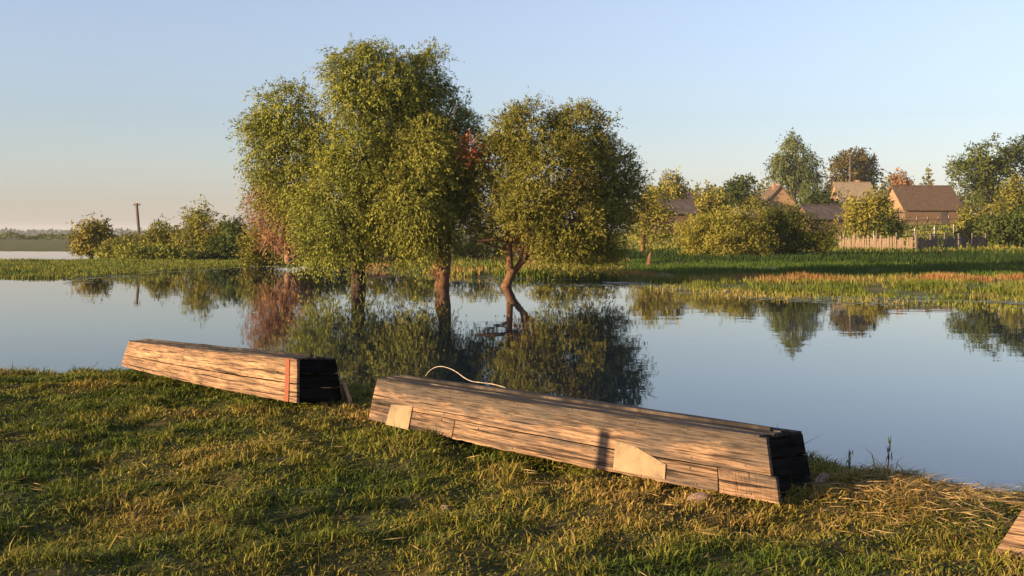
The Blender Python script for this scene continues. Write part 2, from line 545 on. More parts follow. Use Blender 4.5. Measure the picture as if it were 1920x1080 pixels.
def plant(name, label, cat, base, D, lobes, nclump, leaf=(0.12, 0.035), style='round', cols=((0.07, 0.09, 0.02), (0.13, 0.13, 0.035)),
          trunk=None, limbs=True, group=None, bark='bark', per=(9, 16), spread=None, dens=1.0, twig=None, branch=5, bare=0, interior=0.25, shrink=1.0, drop=0.0):
    """lobes: (px, py, rx, ry[, dD[, (c1, c2)]]) read off the photograph at distance D + dD"""
    seed = int(abs(base[0]) * 7 + D) % 100000
    r_ = np.random.default_rng(seed)
    if len(base) == 2:
        b0 = P(base[0], base[1], D)
    else:
        b0 = np.array(base, float)
    root = thing(name, label, cat, b0, group)
    cs, rs, vol, lc = [], [], [], []
    for lb in lobes:
        dD = lb[4] if len(lb) > 4 else 0.0
        Dl = D + dD
        c = P(lb[0], lb[1], Dl)
        rx, rz = lb[2] / F * Dl * shrink, lb[3] / F * Dl * shrink
        c[2] -= drop / F * Dl
        cs.append(c); rs.append((rx, 0.85 * 0.5 * (rx + rz), rz)); vol.append((rx * rz) ** 1.0)
        lc.append(lb[5] if len(lb) > 5 else cols)
    cs = np.array(cs); rs = np.array(rs); vol = np.array(vol)
    cnt = np.maximum(3, np.round(nclump * vol / vol.sum()).astype(int))
    allV, allC = [], []
    twv = []
    Lm = leaf[0]
    for k in range(len(cs)):
        m_ = cnt[k]
        u = unit(r_.normal(size=(m_, 3)))
        rho = np.where(r_.random(m_) < interior, r_.uniform(0.25, 0.75, m_), r_.uniform(0.72, 1.04, m_))
        wob = 1 + 0.16 * (np.sin(u[:, 0] * 5 + k) * np.cos(u[:, 2] * 6 + 2 * k))
        cc = cs[k] + u * rs[k] * (rho * wob)[:, None]
        c1 = np.array(lc[k][0]); c2 = np.array(lc[k][1])
        cm = r_.random(m_)                                   # clump tone
        cs_ = spread if spread else 0.30 * float(rs[k].mean())
        nt = r_.integers(per[0], per[1], m_)                 # twigs per clump
        ci = np.repeat(np.arange(m_), nt)
        T = len(ci)
        tp = cc[ci] + r_.normal(size=(T, 3)) * cs_ * np.array([0.55, 0.55, 0.45])
        outw = unit((tp - cs[k]) / rs[k] + 1e-6)
        tl = (twig if twig else 1.1 * cs_) * r_.uniform(0.6, 1.3, T)
        if style == 'willow':
            d0 = unit(outw * 0.55 + r_.normal(size=(T, 3)) * 0.45 + np.array([0, 0, 0.15]))
            droop = r_.uniform(0.7, 1.25, T)
        elif style == 'drooping':
            d0 = unit(outw * 0.75 + r_.normal(size=(T, 3)) * 0.45 + np.array([0, 0, 0.25]))
            droop = r_.uniform(0.35, 0.95, T)
        elif style == 'bushy':
            d0 = unit(outw * 0.8 + r_.normal(size=(T, 3)) * 0.45 + np.array([0, 0, 0.35]))
            droop = r_.uniform(0.05, 0.45, T)
        elif style == 'upright':
            d0 = unit(outw * 0.5 + r_.normal(size=(T, 3)) * 0.35 + np.array([0, 0, 0.8]))
            droop = r_.uniform(0.0, 0.25, T)
        else:
            d0 = unit(outw * 0.6 + r_.normal(size=(T, 3)) * 0.7 + np.array([0, 0, 0.1]))
            droop = r_.uniform(0.05, 0.4, T)
        nl = np.maximum(3, np.round(dens * tl / (Lm * 0.42)).astype(int))
        li = np.repeat(np.arange(T), nl)
        n_ = len(li)
        s = r_.random(n_)
        s2 = s[:, None]
        pos = tp[li] + d0[li] * (tl[li] * s * (0.55 if style == 'willow' else 0.9))[:, None]
        pos[:, 2] -= droop[li] * tl[li] * s * s
        tan = d0[li] * 0.6
        tan[:, 2] -= 2 * droop[li] * s * 0.8
        jit = {'willow': 0.34, 'drooping': 0.45, 'bushy': 0.5}.get(style, 0.9)
        ax = unit(unit(tan) + r_.normal(size=(n_, 3)) * jit)
        pos += r_.normal(size=(n_, 3)) * Lm * 0.35
        tone = np.clip(0.7 * cm[ci][li] + 0.3 * r_.random(n_), 0, 1)[:, None]
        col = c1 + (c2 - c1) * tone
        col = col * (1 + 0.12 * r_.normal(size=(n_, 1))).clip(0.6, 1.5)
        LL = Lm * r_.uniform(0.7, 1.35, n_); WW = leaf[1] * r_.uniform(0.7, 1.3, n_)
        v, c = leaf_arrays(pos, ax, LL, WW, col, 0.2, outw[li] + np.array([0, 0, 0.25]))
        allV.append(v); allC.append(c)
        for q_ in range(min(branch, m_)):
            twv.append((cs[k], cc[q_], 0.035 * rs[k].mean()))
    V_ = np.concatenate(allV) - b0
    Cc = np.concatenate(allC)
    keep = np.repeat((V_.reshape(-1, 4, 3)[:, :, 2].min(1) + b0[2]) > 0.02, 4)      # nothing under water
    V_ = V_[keep]; Cc = Cc[keep]
    me_ = raw_mesh('crown', V_, np.arange(len(V_)), 4, Cc)
    tag(link_mesh('crown', me_, M['leaf'], root), kind='stuff')
    # trunk and limbs
    if trunk:
        pts = [P(x, y, D) for x, y, _ in trunk['path']]
        rad = [w_ / F * D * 0.5 for _, _, w_ in trunk['path']]
        pts = np.array(pts)
        if len(pts) < 6:
            tt = np.linspace(0, len(pts) - 1, 9)
            pts2 = np.stack([np.interp(tt, np.arange(len(pts)), pts[:, j]) for j in range(3)], -1)
            rad = np.interp(tt, np.arange(len(rad)), rad)
            pts = pts2
        rad = np.array(rad) * (1 + 0.06 * r_.normal(size=len(rad)))
        v, f = tube(pts - b0, rad, 10, 0.07, seed)
        mesh_obj('trunk', v, f, M[bark], root, True)
        top = pts[-1]; rtop = rad[-1]
        if 'top' in trunk:
            tx, ty, tw = trunk['top']; top = P(tx, ty, D); rtop = tw / F * D * 0.5
        for ex in trunk.get('extra', []):
            p2 = np.array([P(x, y, D + (e_[0] if e_ else 0)) for x, y, _, *e_ in ex])
            r2 = [q_[2] / F * D * 0.5 for q_ in ex]
            v, f = tube(p2 - b0, r2, 8, 0.06, seed + 3)
            mesh_obj('limb', v, f, M[bark], root, True)
    else:
        top = b0 + np.array([0, 0, 0.05]); rtop = 0.012 * D ** 0.5
    if limbs:
        for k in range(len(cs)):
            L = np.linalg.norm(cs[k] - top)
            pp = curve_pts(top - np.array([0, 0, 0.1 * rtop]), cs[k], 7, 0.10, 0.25, seed + k)
            v, f = tube(pp - b0, np.linspace(rtop * (0.62 if len(cs) < 8 else 0.36), rtop * 0.12 + 0.01, 7), 7, 0.06, seed + k)
            mesh_obj('limb', v, f, M[bark], root, True)
        br = []
        for k, (a, b, rr) in enumerate(twv):
            pp = curve_pts(a, b, 5, 0.12, 0.1, seed + 50 + k)
            br.append(tube(pp - b0, np.linspace(min(rr, rtop * 0.3), 0.006, 5), 5, 0.05, k))
        if br:
            v, f = join_parts(br)
            tag(mesh_obj('branches', v, f, M[bark], root, True), kind='stuff')
    if bare:
        br = []
        for k in range(bare):
            kk = r_.integers(len(cs))
            tgt = cs[kk] + unit(r_.normal(size=3)) * rs[kk] * r_.uniform(0.5, 1.1)
            st = top + (tgt - top) * r_.uniform(0.0, 0.35)
            pp = curve_pts(st, tgt, 6, 0.08, 0.1, seed + 900 + k)
            br.append(tube(pp - b0, np.linspace(0.0011 * D, 0.00025 * D, 6), 4, 0.05, k))
        v, f = join_parts(br)
        tag(mesh_obj('bare_twigs', v, f, M['bark_dry'], root, True), kind='stuff')
    return root


WIL = ((0.10, 0.12, 0.020), (0.29, 0.28, 0.050))
WIL2 = ((0.11, 0.12, 0.020), (0.30, 0.28, 0.050))
OLV = ((0.10, 0.105, 0.018), (0.25, 0.22, 0.042))
DRK = ((0.035, 0.055, 0.012), (0.095, 0.115, 0.024))  # dark bushes, and painted shade on the right of village crowns
BIR = ((0.07, 0.09, 0.026), (0.165, 0.18, 0.055))
CHE = ((0.06, 0.05, 0.015), (0.14, 0.105, 0.03))
YEL = ((0.15, 0.145, 0.022), (0.30, 0.25, 0.045))
RED = ((0.36, 0.08, 0.03), (0.46, 0.15, 0.06))
DRY = ((0.22, 0.105, 0.045), (0.34, 0.18, 0.08))

# three willows standing in the flood
plant('willow_tree', 'tallest willow with drooping crown and straight dark trunk standing in the water', 'tree', (672, 535), 46.6,
      [(715, 145, 80, 62), (668, 120, 42, 40, -0.4), (785, 148, 40, 58, 1.0), (672, 195, 46, 56, -0.9), (740, 225, 66, 70, 0.3),
       (542, 205, 56, 50, 0.9), (600, 262, 30, 62, 0.5), (500, 255, 34, 48, 1.1), (540, 272, 46, 46, 0.4),
       (680, 285, 50, 66, -1.5), (635, 365, 42, 60, -1.5), (690, 365, 40, 62, -1.0), (598, 395, 36, 52, -0.6), (640, 430, 40, 40, -1.2), (632, 300, 30, 46, -0.4), (590, 450, 28, 24, -0.6), (680, 440, 26, 30, -0.8),
       (810, 222, 56, 80, 1.8), (852, 245, 42, 60, 2.2), (820, 310, 50, 64, 2.2), (505, 315, 28, 24, 0.9), (735, 310, 46, 62, 0.6), (562, 340, 30, 36, 0.8), (505, 352, 28, 28, 2.2, OLV), (545, 380, 30, 32, 1.6, OLV)],
      820, (0.132, 0.047), 'drooping', WIL, dict(path=[(672, 541, 27), (672, 520, 25), (671, 490, 24), (675, 440, 22), (690, 370, 18)]),
      group='willows standing in the flooded river', spread=0.44, twig=0.85, per=(12, 19), branch=4, interior=0.12, shrink=0.92, drop=5)

plant('willow_tree', 'middle willow with a bushy lit crown and a kinked reddish trunk', 'tree', (830, 537), 46.0,
      [(792, 285, 52, 52, -1.0), (748, 340, 40, 48, -0.8), (772, 385, 58, 52, -1.2), (824, 350, 46, 58, 0.0), (860, 330, 32, 46, 1.0),
       (728, 410, 34, 38, -0.5), (800, 432, 40, 30, -0.6), (858, 380, 26, 22, 0.8), (762, 438, 36, 26, -0.4)],
      390, (0.132, 0.046), 'drooping', WIL2, dict(path=[(828, 544, 30), (830, 524, 27), (829, 498, 28), (834, 470, 25), (836, 420, 22), (830, 360, 17)],
      extra=[[(836, 440, 16), (852, 415, 12), (866, 395, 8, 0.8)], [(842, 440, 8), (822, 330, 4, 0.2), (806, 270, 2, -0.8), (800, 205, 0.8, -0.9)], [(838, 400, 7), (836, 300, 3, -0.3), (845, 240, 2, -0.9), (858, 190, 0.8, -1.0)],
             [(838, 380, 5), (818, 280, 2, -0.8), (822, 215, 0.8, -0.9)]]),
      group='willows standing in the flooded river', spread=0.42, twig=0.8, per=(12, 19), branch=4, bark='bark_red', interior=0.12, shrink=0.92, drop=5)

plant('willow_tree', 'right willow with round crown and leaning forked orange trunk', 'tree', (953, 538), 45.6,
      [(985, 242, 68, 52, 0), (1088, 240, 50, 46, 0.3), (932, 295, 42, 52, -0.3), (1035, 300, 70, 60, -1.0), (1108, 312, 46, 64, 0.4),
       (1152, 330, 34, 68, 1.8), (1178, 350, 18, 46, 2.2), (922, 365, 40, 46, 0.0), (1000, 380, 60, 52, -1.2), (1075, 395, 54, 56, -0.8),
       (1130, 405, 42, 54, 0.8), (1060, 455, 48, 28, -0.5), (930, 412, 38, 26, 0.2), (1005, 418, 36, 30, 0.4, DRY), (884, 278, 17, 15, -0.3, RED), (1125, 455, 36, 26, 0.4), (1085, 345, 20, 16, -1.6, CHE)],
      660, (0.118, 0.046), 'bushy', OLV, dict(path=[(945, 544, 18), (951, 530, 18), (958, 515, 18), (963, 505, 13)], top=(956, 432, 10),
      extra=[[(957, 520, 13), (956, 498, 13), (955, 462, 12), (956, 432, 10), (950, 400, 6)], [(959, 516, 13), (976, 494, 12, 0.2), (999, 468, 10, 0.3), (1012, 425, 7, 0.3), (1020, 390, 4, 0.3)],
             [(968, 506, 6), (978, 482, 5, 0.8), (985, 440, 4, 1)], [(957, 455, 8), (935, 448, 6, -0.4), (895, 452, 4, -0.8)], [(956, 470, 6), (930, 462, 5, 0.3), (905, 452, 3, 0.4)],
             [(985, 484, 8), (990, 430, 6, -0.3), (1012, 395, 4, -0.4)]]),
      group='willows standing in the flooded river', spread=0.40, twig=0.62, per=(13, 21), branch=4, bark='bark_red', bare=30, interior=0.12, shrink=0.9, drop=10)

# ---- left side of the far bank
plant('round_tree', 'lone small round tree at the left end of the spit', 'tree', (171, 487), 100.0,
      [(172, 440, 26, 24), (165, 458, 22, 20, -0.5), (185, 452, 20, 24, 0.6), (172, 426, 14, 12)], 90, (0.32, 0.14), 'round', ((0.12, 0.115, 0.018), (0.27, 0.21, 0.036)),
      dict(path=[(171, 490, 7), (172, 470, 6), (172, 450, 4)]), spread=0.55, branch=2)
LB = 'bushes along the left spit'
for px, py, D, lobes, lab, cc in [
    (232, 492, 92, [(235, 470, 34, 20), (215, 478, 26, 14)], 'low grey-green bush on the spit right of the lone tree', OLV),
    (300, 494, 92, [(295, 458, 30, 30), (325, 465, 28, 26), (300, 435, 16, 14), (275, 470, 26, 20)], 'spreading olive bush behind the foot of the leaning pole', OLV),
    (372, 497, 90, [(372, 415, 24, 34), (372, 398, 14, 18, 0.5), (390, 440, 40, 34, -0.5, YEL), (355, 450, 28, 36), (400, 470, 40, 24, -0.8, DRK)], 'tallest yellowish bush of the left spit', OLV),
    (440, 497, 88, [(440, 445, 24, 32), (425, 470, 30, 26), (455, 470, 22, 26, 0.5)], 'dark round bush at the end of the left spit', DRK),
    (262, 494, 86, [(255, 480, 50, 12), (320, 484, 40, 10)], 'long low hedge of pale shrubs at the water line', WIL)]:
    plant('bush', lab, 'bush', (px, py), D, lobes, 130, (0.26, 0.11), 'round', cc, None, group=LB, spread=0.5, branch=2)

plant('dry_bush', 'dead reddish-brown bush with bare twigs below the tall willow', 'bush', (540, 492), 70.0,
      [(520, 372, 40, 40), (545, 420, 44, 44), (500, 410, 32, 44), (530, 462, 52, 28), (490, 370, 20, 34)], 120, (0.16, 0.05), 'upright', DRY,
      dict(path=[(541, 494, 15), (538, 465, 10), (535, 430, 7), (533, 400, 5)], extra=[[(540, 490, 8), (515, 460, 6), (490, 440, 3)], [(545, 490, 8), (565, 462, 6), (590, 440, 3)]]),
      bark='bark_dry', bare=170, spread=0.6, branch=2)
MB = 'bushes on the far shore between the willows'
for px, py, D, lobes, lab, cc in [
    (490, 495, 74, [(485, 450, 26, 34), (478, 475, 22, 20), (505, 478, 24, 18)], 'olive bush at the left foot of the dead reddish bush', OLV),
    (595, 497, 72, [(590, 465, 36, 28), (620, 478, 30, 20), (570, 480, 24, 16)], 'yellow-green bush behind the left side of the tall willow trunk', WIL),
    (700, 492, 80, [(700, 450, 44, 36), (745, 458, 42, 32), (660, 465, 34, 26)], 'shaded bush seen between the tall and the middle trunks', OLV),
    (790, 492, 80, [(790, 458, 36, 32)], 'small bush directly left of the middle trunk', WIL),
    (895, 490, 82, [(890, 452, 34, 30), (868, 462, 28, 28), (930, 458, 36, 34), (965, 470, 34, 24)], 'dark bush between the middle trunk and the forked trunk', OLV),
    (1050, 500, 70, [(1040, 468, 50, 30), (1110, 472, 48, 26)], 'low bush behind the right side of the forked trunk', OLV)]:
    plant('bush', lab, 'bush', (px, py), D, lobes, 90, (0.22, 0.09), 'round', cc, None, group=MB, spread=0.45, branch=2)

# ---- village side
plant('young_tree', 'yellow-brown sparse tree just right of the round willow', 'tree', (1215, 470), 105,
      [(1215, 375, 26, 30), (1225, 420, 34, 36), (1200, 400, 20, 40), (1240, 395, 24, 24)], 80, (0.30, 0.12), 'round', YEL,
      dict(path=[(1205, 478, 9), (1206, 440, 7), (1212, 400, 5)]), spread=0.55, bark='bark_red', bare=30, branch=2)
plant('village_tree', 'small golden tree behind the sheds, shade painted into its right side', 'tree', (1262, 395), 190,
      [(1262, 345, 17, 18), (1255, 362, 20, 16), (1272, 360, 12, 20, 1.5, DRK)], 55, (0.5, 0.25), 'round', YEL, dict(path=[(1262, 400, 5), (1262, 375, 4)]), spread=0.8, branch=2)  # dark leaf colour on the right lobe stands in for shade
plant('village_tree', 'pale light green tree above the big bush by the water', 'tree', (1332, 420), 150,
      [(1332, 370, 20, 20), (1320, 392, 26, 26), (1350, 395, 22, 24)], 60, (0.42, 0.2), 'round', YEL, dict(path=[(1332, 425, 6), (1332, 395, 4)]), spread=0.7, branch=2)
plant('village_tree', 'dark bushy tree left of the brick gable house', 'tree', (1390, 395), 180,
      [(1392, 345, 22, 20), (1380, 360, 22, 20), (1402, 365, 16, 20), (1370, 375, 18, 16)], 75, (0.48, 0.24), 'round', DRK, dict(path=[(1390, 400, 6), (1390, 370, 4)]), spread=0.7, branch=2)
plant('birch_tree', 'tall airy birch rising behind the gable house', 'tree', (1490, 395), 240,
      [(1484, 262, 14, 16), (1486, 288, 28, 26), (1475, 318, 28, 28), (1508, 310, 24, 30), (1490, 335, 34, 22), (1520, 335, 18, 22, 1.5, DRK), (1460, 312, 14, 24)],  # darker right lobe: crown shade put into the leaf colour
      150, (0.62, 0.26), 'willow', BIR, dict(path=[(1490, 400, 8), (1489, 350, 6), (1486, 290, 3)]), spread=1.0, twig=1.8, interior=0.4, per=(7, 11), branch=3)
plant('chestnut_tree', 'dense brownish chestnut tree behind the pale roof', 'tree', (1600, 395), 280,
      [(1600, 310, 36, 26), (1580, 325, 24, 24), (1622, 322, 22, 26, 2, DRK), (1575, 350, 24, 20), (1612, 345, 32, 20, 1.5, DRK)],  # right lobes take dark leaves as painted crown shade
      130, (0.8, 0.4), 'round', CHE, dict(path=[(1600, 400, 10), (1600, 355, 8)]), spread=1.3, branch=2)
plant('village_tree', 'tiny rust-coloured treetop showing over the barn ridge', 'tree', (1690, 395), 300,
      [(1690, 340, 16, 14), (1692, 355, 20, 14)], 35, (0.8, 0.4), 'round', DRY, dict(path=[(1690, 400, 5), (1690, 365, 4)]), spread=1.0, branch=1)
plant('orchard_tree', 'bright yellow-green tree in front of the barn gable', 'tree', (1623, 466), 112,
      [(1618, 385, 30, 22), (1605, 405, 28, 24), (1640, 395, 26, 26), (1622, 425, 24, 16), (1650, 378, 14, 12)], 110, (0.36, 0.13), 'round', YEL,
      dict(path=[(1623, 470, 9), (1622, 445, 7), (1620, 420, 5)]), spread=0.5, branch=3)
plant('bush', 'small dark bush right of the bright orchard tree', 'bush', (1662, 436), 120, [(1660, 415, 24, 20), (1680, 424, 20, 12)], 60, (0.32, 0.14), 'round', DRK, None, group='village bushes', spread=0.5, branch=1)
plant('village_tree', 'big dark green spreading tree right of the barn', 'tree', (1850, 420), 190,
      [(1850, 300, 42, 34), (1820, 330, 36, 30), (1868, 335, 36, 40, 1.5), (1830, 360, 30, 26), (1890, 300, 26, 26, 1), (1908, 275, 16, 14, 1), (1870, 375, 36, 24, 2, DRK), (1925, 300, 26, 40, 2, DRK), (1800, 315, 16, 16)],  # lower and right lobes carry shade in a darker leaf colour
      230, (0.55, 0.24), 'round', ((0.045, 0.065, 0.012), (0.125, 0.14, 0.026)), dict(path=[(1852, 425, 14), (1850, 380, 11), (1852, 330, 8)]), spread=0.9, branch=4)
plant('village_tree', 'golden tree at the right edge in front of the big dark tree', 'tree', (1905, 445), 130,
      [(1905, 355, 24, 24), (1890, 385, 28, 26), (1925, 380, 26, 36), (1880, 405, 24, 20)], 100, (0.38, 0.17), 'round', OLV, dict(path=[(1905, 450, 9), (1905, 400, 6)]), spread=0.6, branch=2)
for px, py, D, lobes, lab, cc in [
    (1835, 440, 140, [(1830, 408, 24, 20), (1815, 425, 20, 14)], 'olive bush at the right corner of the barn', OLV),
    (1880, 450, 112, [(1880, 430, 36, 22), (1915, 420, 26, 34)], 'dark bush at the right edge below the golden tree', DRK),
    (1830, 450, 118, [(1830, 436, 30, 12), (1860, 440, 24, 12)], 'low shrub row on the slope below the barn', OLV),
    (1525, 395, 170, [(1535, 370, 34, 24), (1555, 378, 22, 22), (1520, 385, 24, 18)], 'round dark green bush right of the gable house', DRK),
    (1270, 410, 150, [(1225, 372, 20, 18), (1295, 400, 22, 14)], 'yellowish scrub beside the leftmost sheds', YEL),
    (1440, 400, 170, [(1350, 380, 20, 20), (1415, 385, 22, 14)], 'light bush below the left roof slope of the gable house', OLV)]:
    plant('bush', lab, 'bush', (px, py), D, lobes, 70, (0.40, 0.18), 'round', cc, None, group='village bushes', spread=0.6, branch=1)
plant('willow_bush', 'big golden willow bush at the far water edge below the village', 'bush', (1370, 490), 86,
      [(1312, 440, 36, 36), (1365, 430, 40, 36, -0.4), (1405, 428, 34, 34), (1350, 462, 48, 26, -1), (1405, 460, 40, 28, -1.0), (1298, 460, 26, 28)],
      330, (0.20, 0.068), 'upright', ((0.15, 0.145, 0.022), (0.29, 0.25, 0.045)), None, spread=0.48, branch=3)
plant('willow_bush', 'green willow bush merged onto the right side of the golden one', 'bush', (1490, 490), 88,
      [(1462, 428, 42, 36), (1500, 438, 38, 34), (1535, 448, 30, 28), (1440, 460, 36, 28, -0.6), (1490, 465, 50, 24), (1475, 412, 24, 18)],
      290, (0.20, 0.068), 'upright', ((0.055, 0.072, 0.012), (0.15, 0.15, 0.026)), None, spread=0.48, branch=3)

# ------------------------------------------------------------------ far woods
def wood_strip(name, label, D0, D1, px0, px1, hmin, hmax, n_, leaf, c1, c2, seed):
    r_ = np.random.default_rng(seed)
    D = r_.uniform(D0, D1, n_); px = r_.uniform(px0, px1, n_)
    hs = lerp(hmin, hmax, fbm(px * 0.05, D * 0.003, seed, 4) ** 1.5 * 1.6)
    X = (px - 960) / F * D
    z = land_h(px, D) + hs * np.sqrt(r_.random(n_))
    pos = np.stack([X, D, z], -1)
    col = np.array(c1) + (np.array(c2) - np.array(c1)) * r_.random((n_, 1))
    v, c = leaf_arrays(pos, unit(r_.normal(size=(n_, 3))), leaf * r_.uniform(0.6, 1.3, n_), leaf * 0.7 * r_.uniform(0.6, 1.3, n_), col)
    o_ = link_mesh(name, raw_mesh(name, v, np.arange(len(v)), 4, c), M['leaf'])
    return tag(o_, label, 'woods', kind='stuff')


wood_strip('far_woods', 'hazy blue wooded ridge along the left horizon', 1800, 2600, -1500, 1300, 3, 9, 16000, 6, (0.05, 0.06, 0.03), (0.10, 0.10, 0.045), 2)
wood_strip('far_thicket', 'line of dark shrubs beyond the back water on the left', 330, 420, -500, 520, 0.3, 1.9, 12000, 0.7, (0.05, 0.07, 0.02), (0.13, 0.13, 0.04), 9)
wood_strip('village_woods', 'band of distant trees along the crest behind the village', 330, 430, 1150, 2300, 2, 13, 12000, 1.3, (0.06, 0.065, 0.02), (0.15, 0.13, 0.04), 4)


# ------------------------------------------------------------------ reeds, meadow grass, lily pads on the far shore
def tufts(name, label, cat, n_, px0, px1, t0, t1, hmin, hmax, wid, pal, seed, power=1.0, clump=True, patch=None, z0=None):
    """upright blades on the land, t0..t1 metres behind the shoreline"""
    r_ = np.random.default_rng(seed)
    px = r_.uniform(px0, px1, n_)
    t = t0 + (t1 - t0) * r_.random(n_) ** power
    D = shore_D(px) + t
    X = (px - 960) / F * D
    dn = fbm(X * 0.8, D * 0.5, seed + 7, 3)
    keep = dn > (0.43 if clump else 0.0)
    px, t, D, X, dn = px[keep], t[keep], D[keep], X[keep], dn[keep]
    n2 = len(px)
    z = land_h(px, D) if z0 is None else np.full(n2, z0)
    z = np.maximum(z, -0.02)
    pos = np.stack([X, D, z - 0.02], -1)
    ax = unit(np.stack([r_.normal(0, 0.22, n2), r_.normal(0, 0.22, n2), np.ones(n2)], -1))
    hh = lerp(hmin, hmax, r_.random(n2)) * (0.5 + dn)
    a = np.array(pal)
    if patch is not None:
        sel = patch(px, t, X, D, r_)
    else:
        sel = fbm(X * 0.5, D * 0.4, seed + 3, 3) * 1.7 - 0.35 + 0.35 * (r_.random(n2) - 0.5)
    sel = np.clip(sel, 0, 0.999) * (len(a) - 1)
    k = np.floor(sel).astype(int); f = (sel - k)[:, None]
    col = a[k] * (1 - f) + a[np.minimum(k + 1, len(a) - 1)] * f
    col = col * (1 + 0.2 * r_.normal(size=(n2, 1))).clip(0.5, 1.6)
    v, c = leaf_arrays(pos, ax, hh, wid * r_.uniform(0.7, 1.4, n2), col, 0.1)
    o_ = link_mesh(name, raw_mesh(name, v, np.arange(len(v)), 4, c), M['grass'])
    return tag(o_, label, cat, kind='stuff')


GRN = (0.06, 0.10, 0.013); YG = (0.135, 0.14, 0.020); STR = (0.25, 0.19, 0.055); RST = (0.255, 0.118, 0.044); DG = (0.026, 0.05, 0.008)


def rust_bands(px, t, X, D, r_):
    """palette: green, yellow-green, straw, rust; rust in a ragged band a few metres behind the water"""
    c = np.interp(px, [1150, 1300, 1700, 1920], [4.5, 6.0, 9.0, 10.5]) + 6 * (fbm(px * 0.006, px * 0, 77, 3) - 0.5)
    w_ = np.interp(px, [1150, 1920], [1.5, 2.6]) + 2.6 * fbm(px * 0.011 + 9, px * 0, 78, 2)
    band = np.exp(-((t - c) / w_) ** 2) * (0.25 + 1.35 * fbm(X * 0.5, D * 0.45, 79, 4))
    near = np.exp(-((t - 4.0 - 3 * fbm(px * 0.02, px * 0, 83, 2)) / 1.8) ** 2) * sstep(0.47, 0.62, fbm(X * 0.28, D * 0.2, 84, 3))
    band = np.maximum(band, near)
    s = 0.34 + 0.7 * (fbm(X * 0.7, D * 0.5, 80, 3) - 0.42) + 0.25 * (r_.random(len(px)) - 0.3)
    return np.maximum(np.where(t > c, s * 0.45, s), band * 0.98)


tufts('shore_reeds', 'yellow-green reeds and rusty grass along the right far shore', 'reeds', 95000, 1080, 2050, -0.6, 33, 0.10, 0.36, 0.028, [DG, GRN, YG, STR, RST], 41, 1.0, True, rust_bands)
tufts('shaded_meadow', 'rank grass below the fence and bushes, their shade painted in as dark green', 'grass', 32000, 1120, 2050, 30, 64, 0.2, 0.55, 0.06, [(0.010, 0.024, 0.004), (0.018, 0.036, 0.006), DG, DG], 42, 1.0, False)  # near-black greens put the shade of the bushes into the grass colour
tufts('slope_grass', 'sunlit grass on the slope around the barn fences', 'grass', 18000, 1150, 2050, 58, 150, 0.2, 0.55, 0.16, [GRN, YG, YG, STR], 43, 1.2, False)
tufts('spit_grass', 'low bright green grass covering the left spit', 'grass', 36000, -120, 520, -0.5, 32, 0.05, 0.22, 0.05, [GRN, YG, YG, GRN], 44, 1.2, False)
tufts('middle_shore_grass', 'pale marsh grass on the far shore behind the trunks', 'grass', 26000, 480, 1180, -0.6, 34, 0.12, 0.45, 0.07, [YG, GRN, YG, STR, RST], 45, 1.3, True)
tufts('emergent_reeds', 'scattered straw-coloured reeds standing in the shallow water at right', 'reeds', 6000, 1180, 2050, -6.0, 0.4, 0.05, 0.20, 0.03, [GRN, YG, STR], 46, 0.6, True, None, 0.0)

# lily pads and duckweed mats off the right shore
r_ = np.random.default_rng(5)
Vp, Fp = [], []
npad = 0
for k in range(9000):
    px = r_.uniform(1130, 2050)
    D = shore_D(px) - r_.uniform(-0.5, 1) * r_.random() * 6.0
    X = (px - 960) / F * D
    if fbm(X * 0.35, D * 0.9, 91, 3) < 0.47 or D > shore_D(px) + 0.3: continue
    rr = r_.uniform(0.05, 0.13); a0 = r_.uniform(0, 6.28)
    b = len(Vp)
    z = 0.006 + r_.random() * 0.006
    for s in range(7):
        th = a0 + s / 7 * 5.9
        Vp.append((X + rr * math.cos(th), D + rr * math.sin(th), z + r_.normal() * 0.002))
    Fp.append(tuple(range(b, b + 7)))
for k in range(2600):                                  # a thin scatter off the left spit and between the trunks
    px = r_.uniform(120, 1150)
    D = shore_D(px) - r_.random() ** 2 * 8.0
    X = (px - 960) / F * D
    if fbm(X * 0.25, D * 0.8, 92, 3) < 0.53: continue
    rr = r_.uniform(0.05, 0.14); a0 = r_.uniform(0, 6.28); b = len(Vp)
    for s in range(7):
        th = a0 + s / 7 * 5.9
        Vp.append((X + rr * math.cos(th), D + rr * math.sin(th), 0.008 + r_.normal() * 0.002))
    Fp.append(tuple(range(b, b + 7)))
M['pad'] = simple_noise_mat('lily_pad', (0.10, 0.12, 0.04), (0.20, 0.19, 0.08), 6, 0.45, 0.1)
tag(mesh_obj('lily_pads', Vp, Fp, M['pad']), 'mats of small floating lily pads along the far shores', 'lily pads', kind='stuff')


# ------------------------------------------------------------------ village buildings
def box(c, s, rot=None):
    """box verts/faces; c centre, s full sizes, rot = (ex, ey) unit axes in the ground plane"""
    ex, ey = rot if rot else ((1, 0), (0, 1))
    V_ = []
    for z in (-0.5, 0.5):
        for x, y in ((-0.5, -0.5), (0.5, -0.5), (0.5, 0.5), (-0.5, 0.5)):
            V_.append((c[0] + ex[0] * x * s[0] + ey[0] * y * s[1], c[1] + ex[1] * x * s[0] + ey[1] * y * s[1], c[2] + z * s[2]))
    return V_, [(0, 3, 2, 1), (4, 5, 6, 7), (0, 1, 5, 4), (1, 2, 6, 5), (2, 3, 7, 6), (3, 0, 4, 7)]


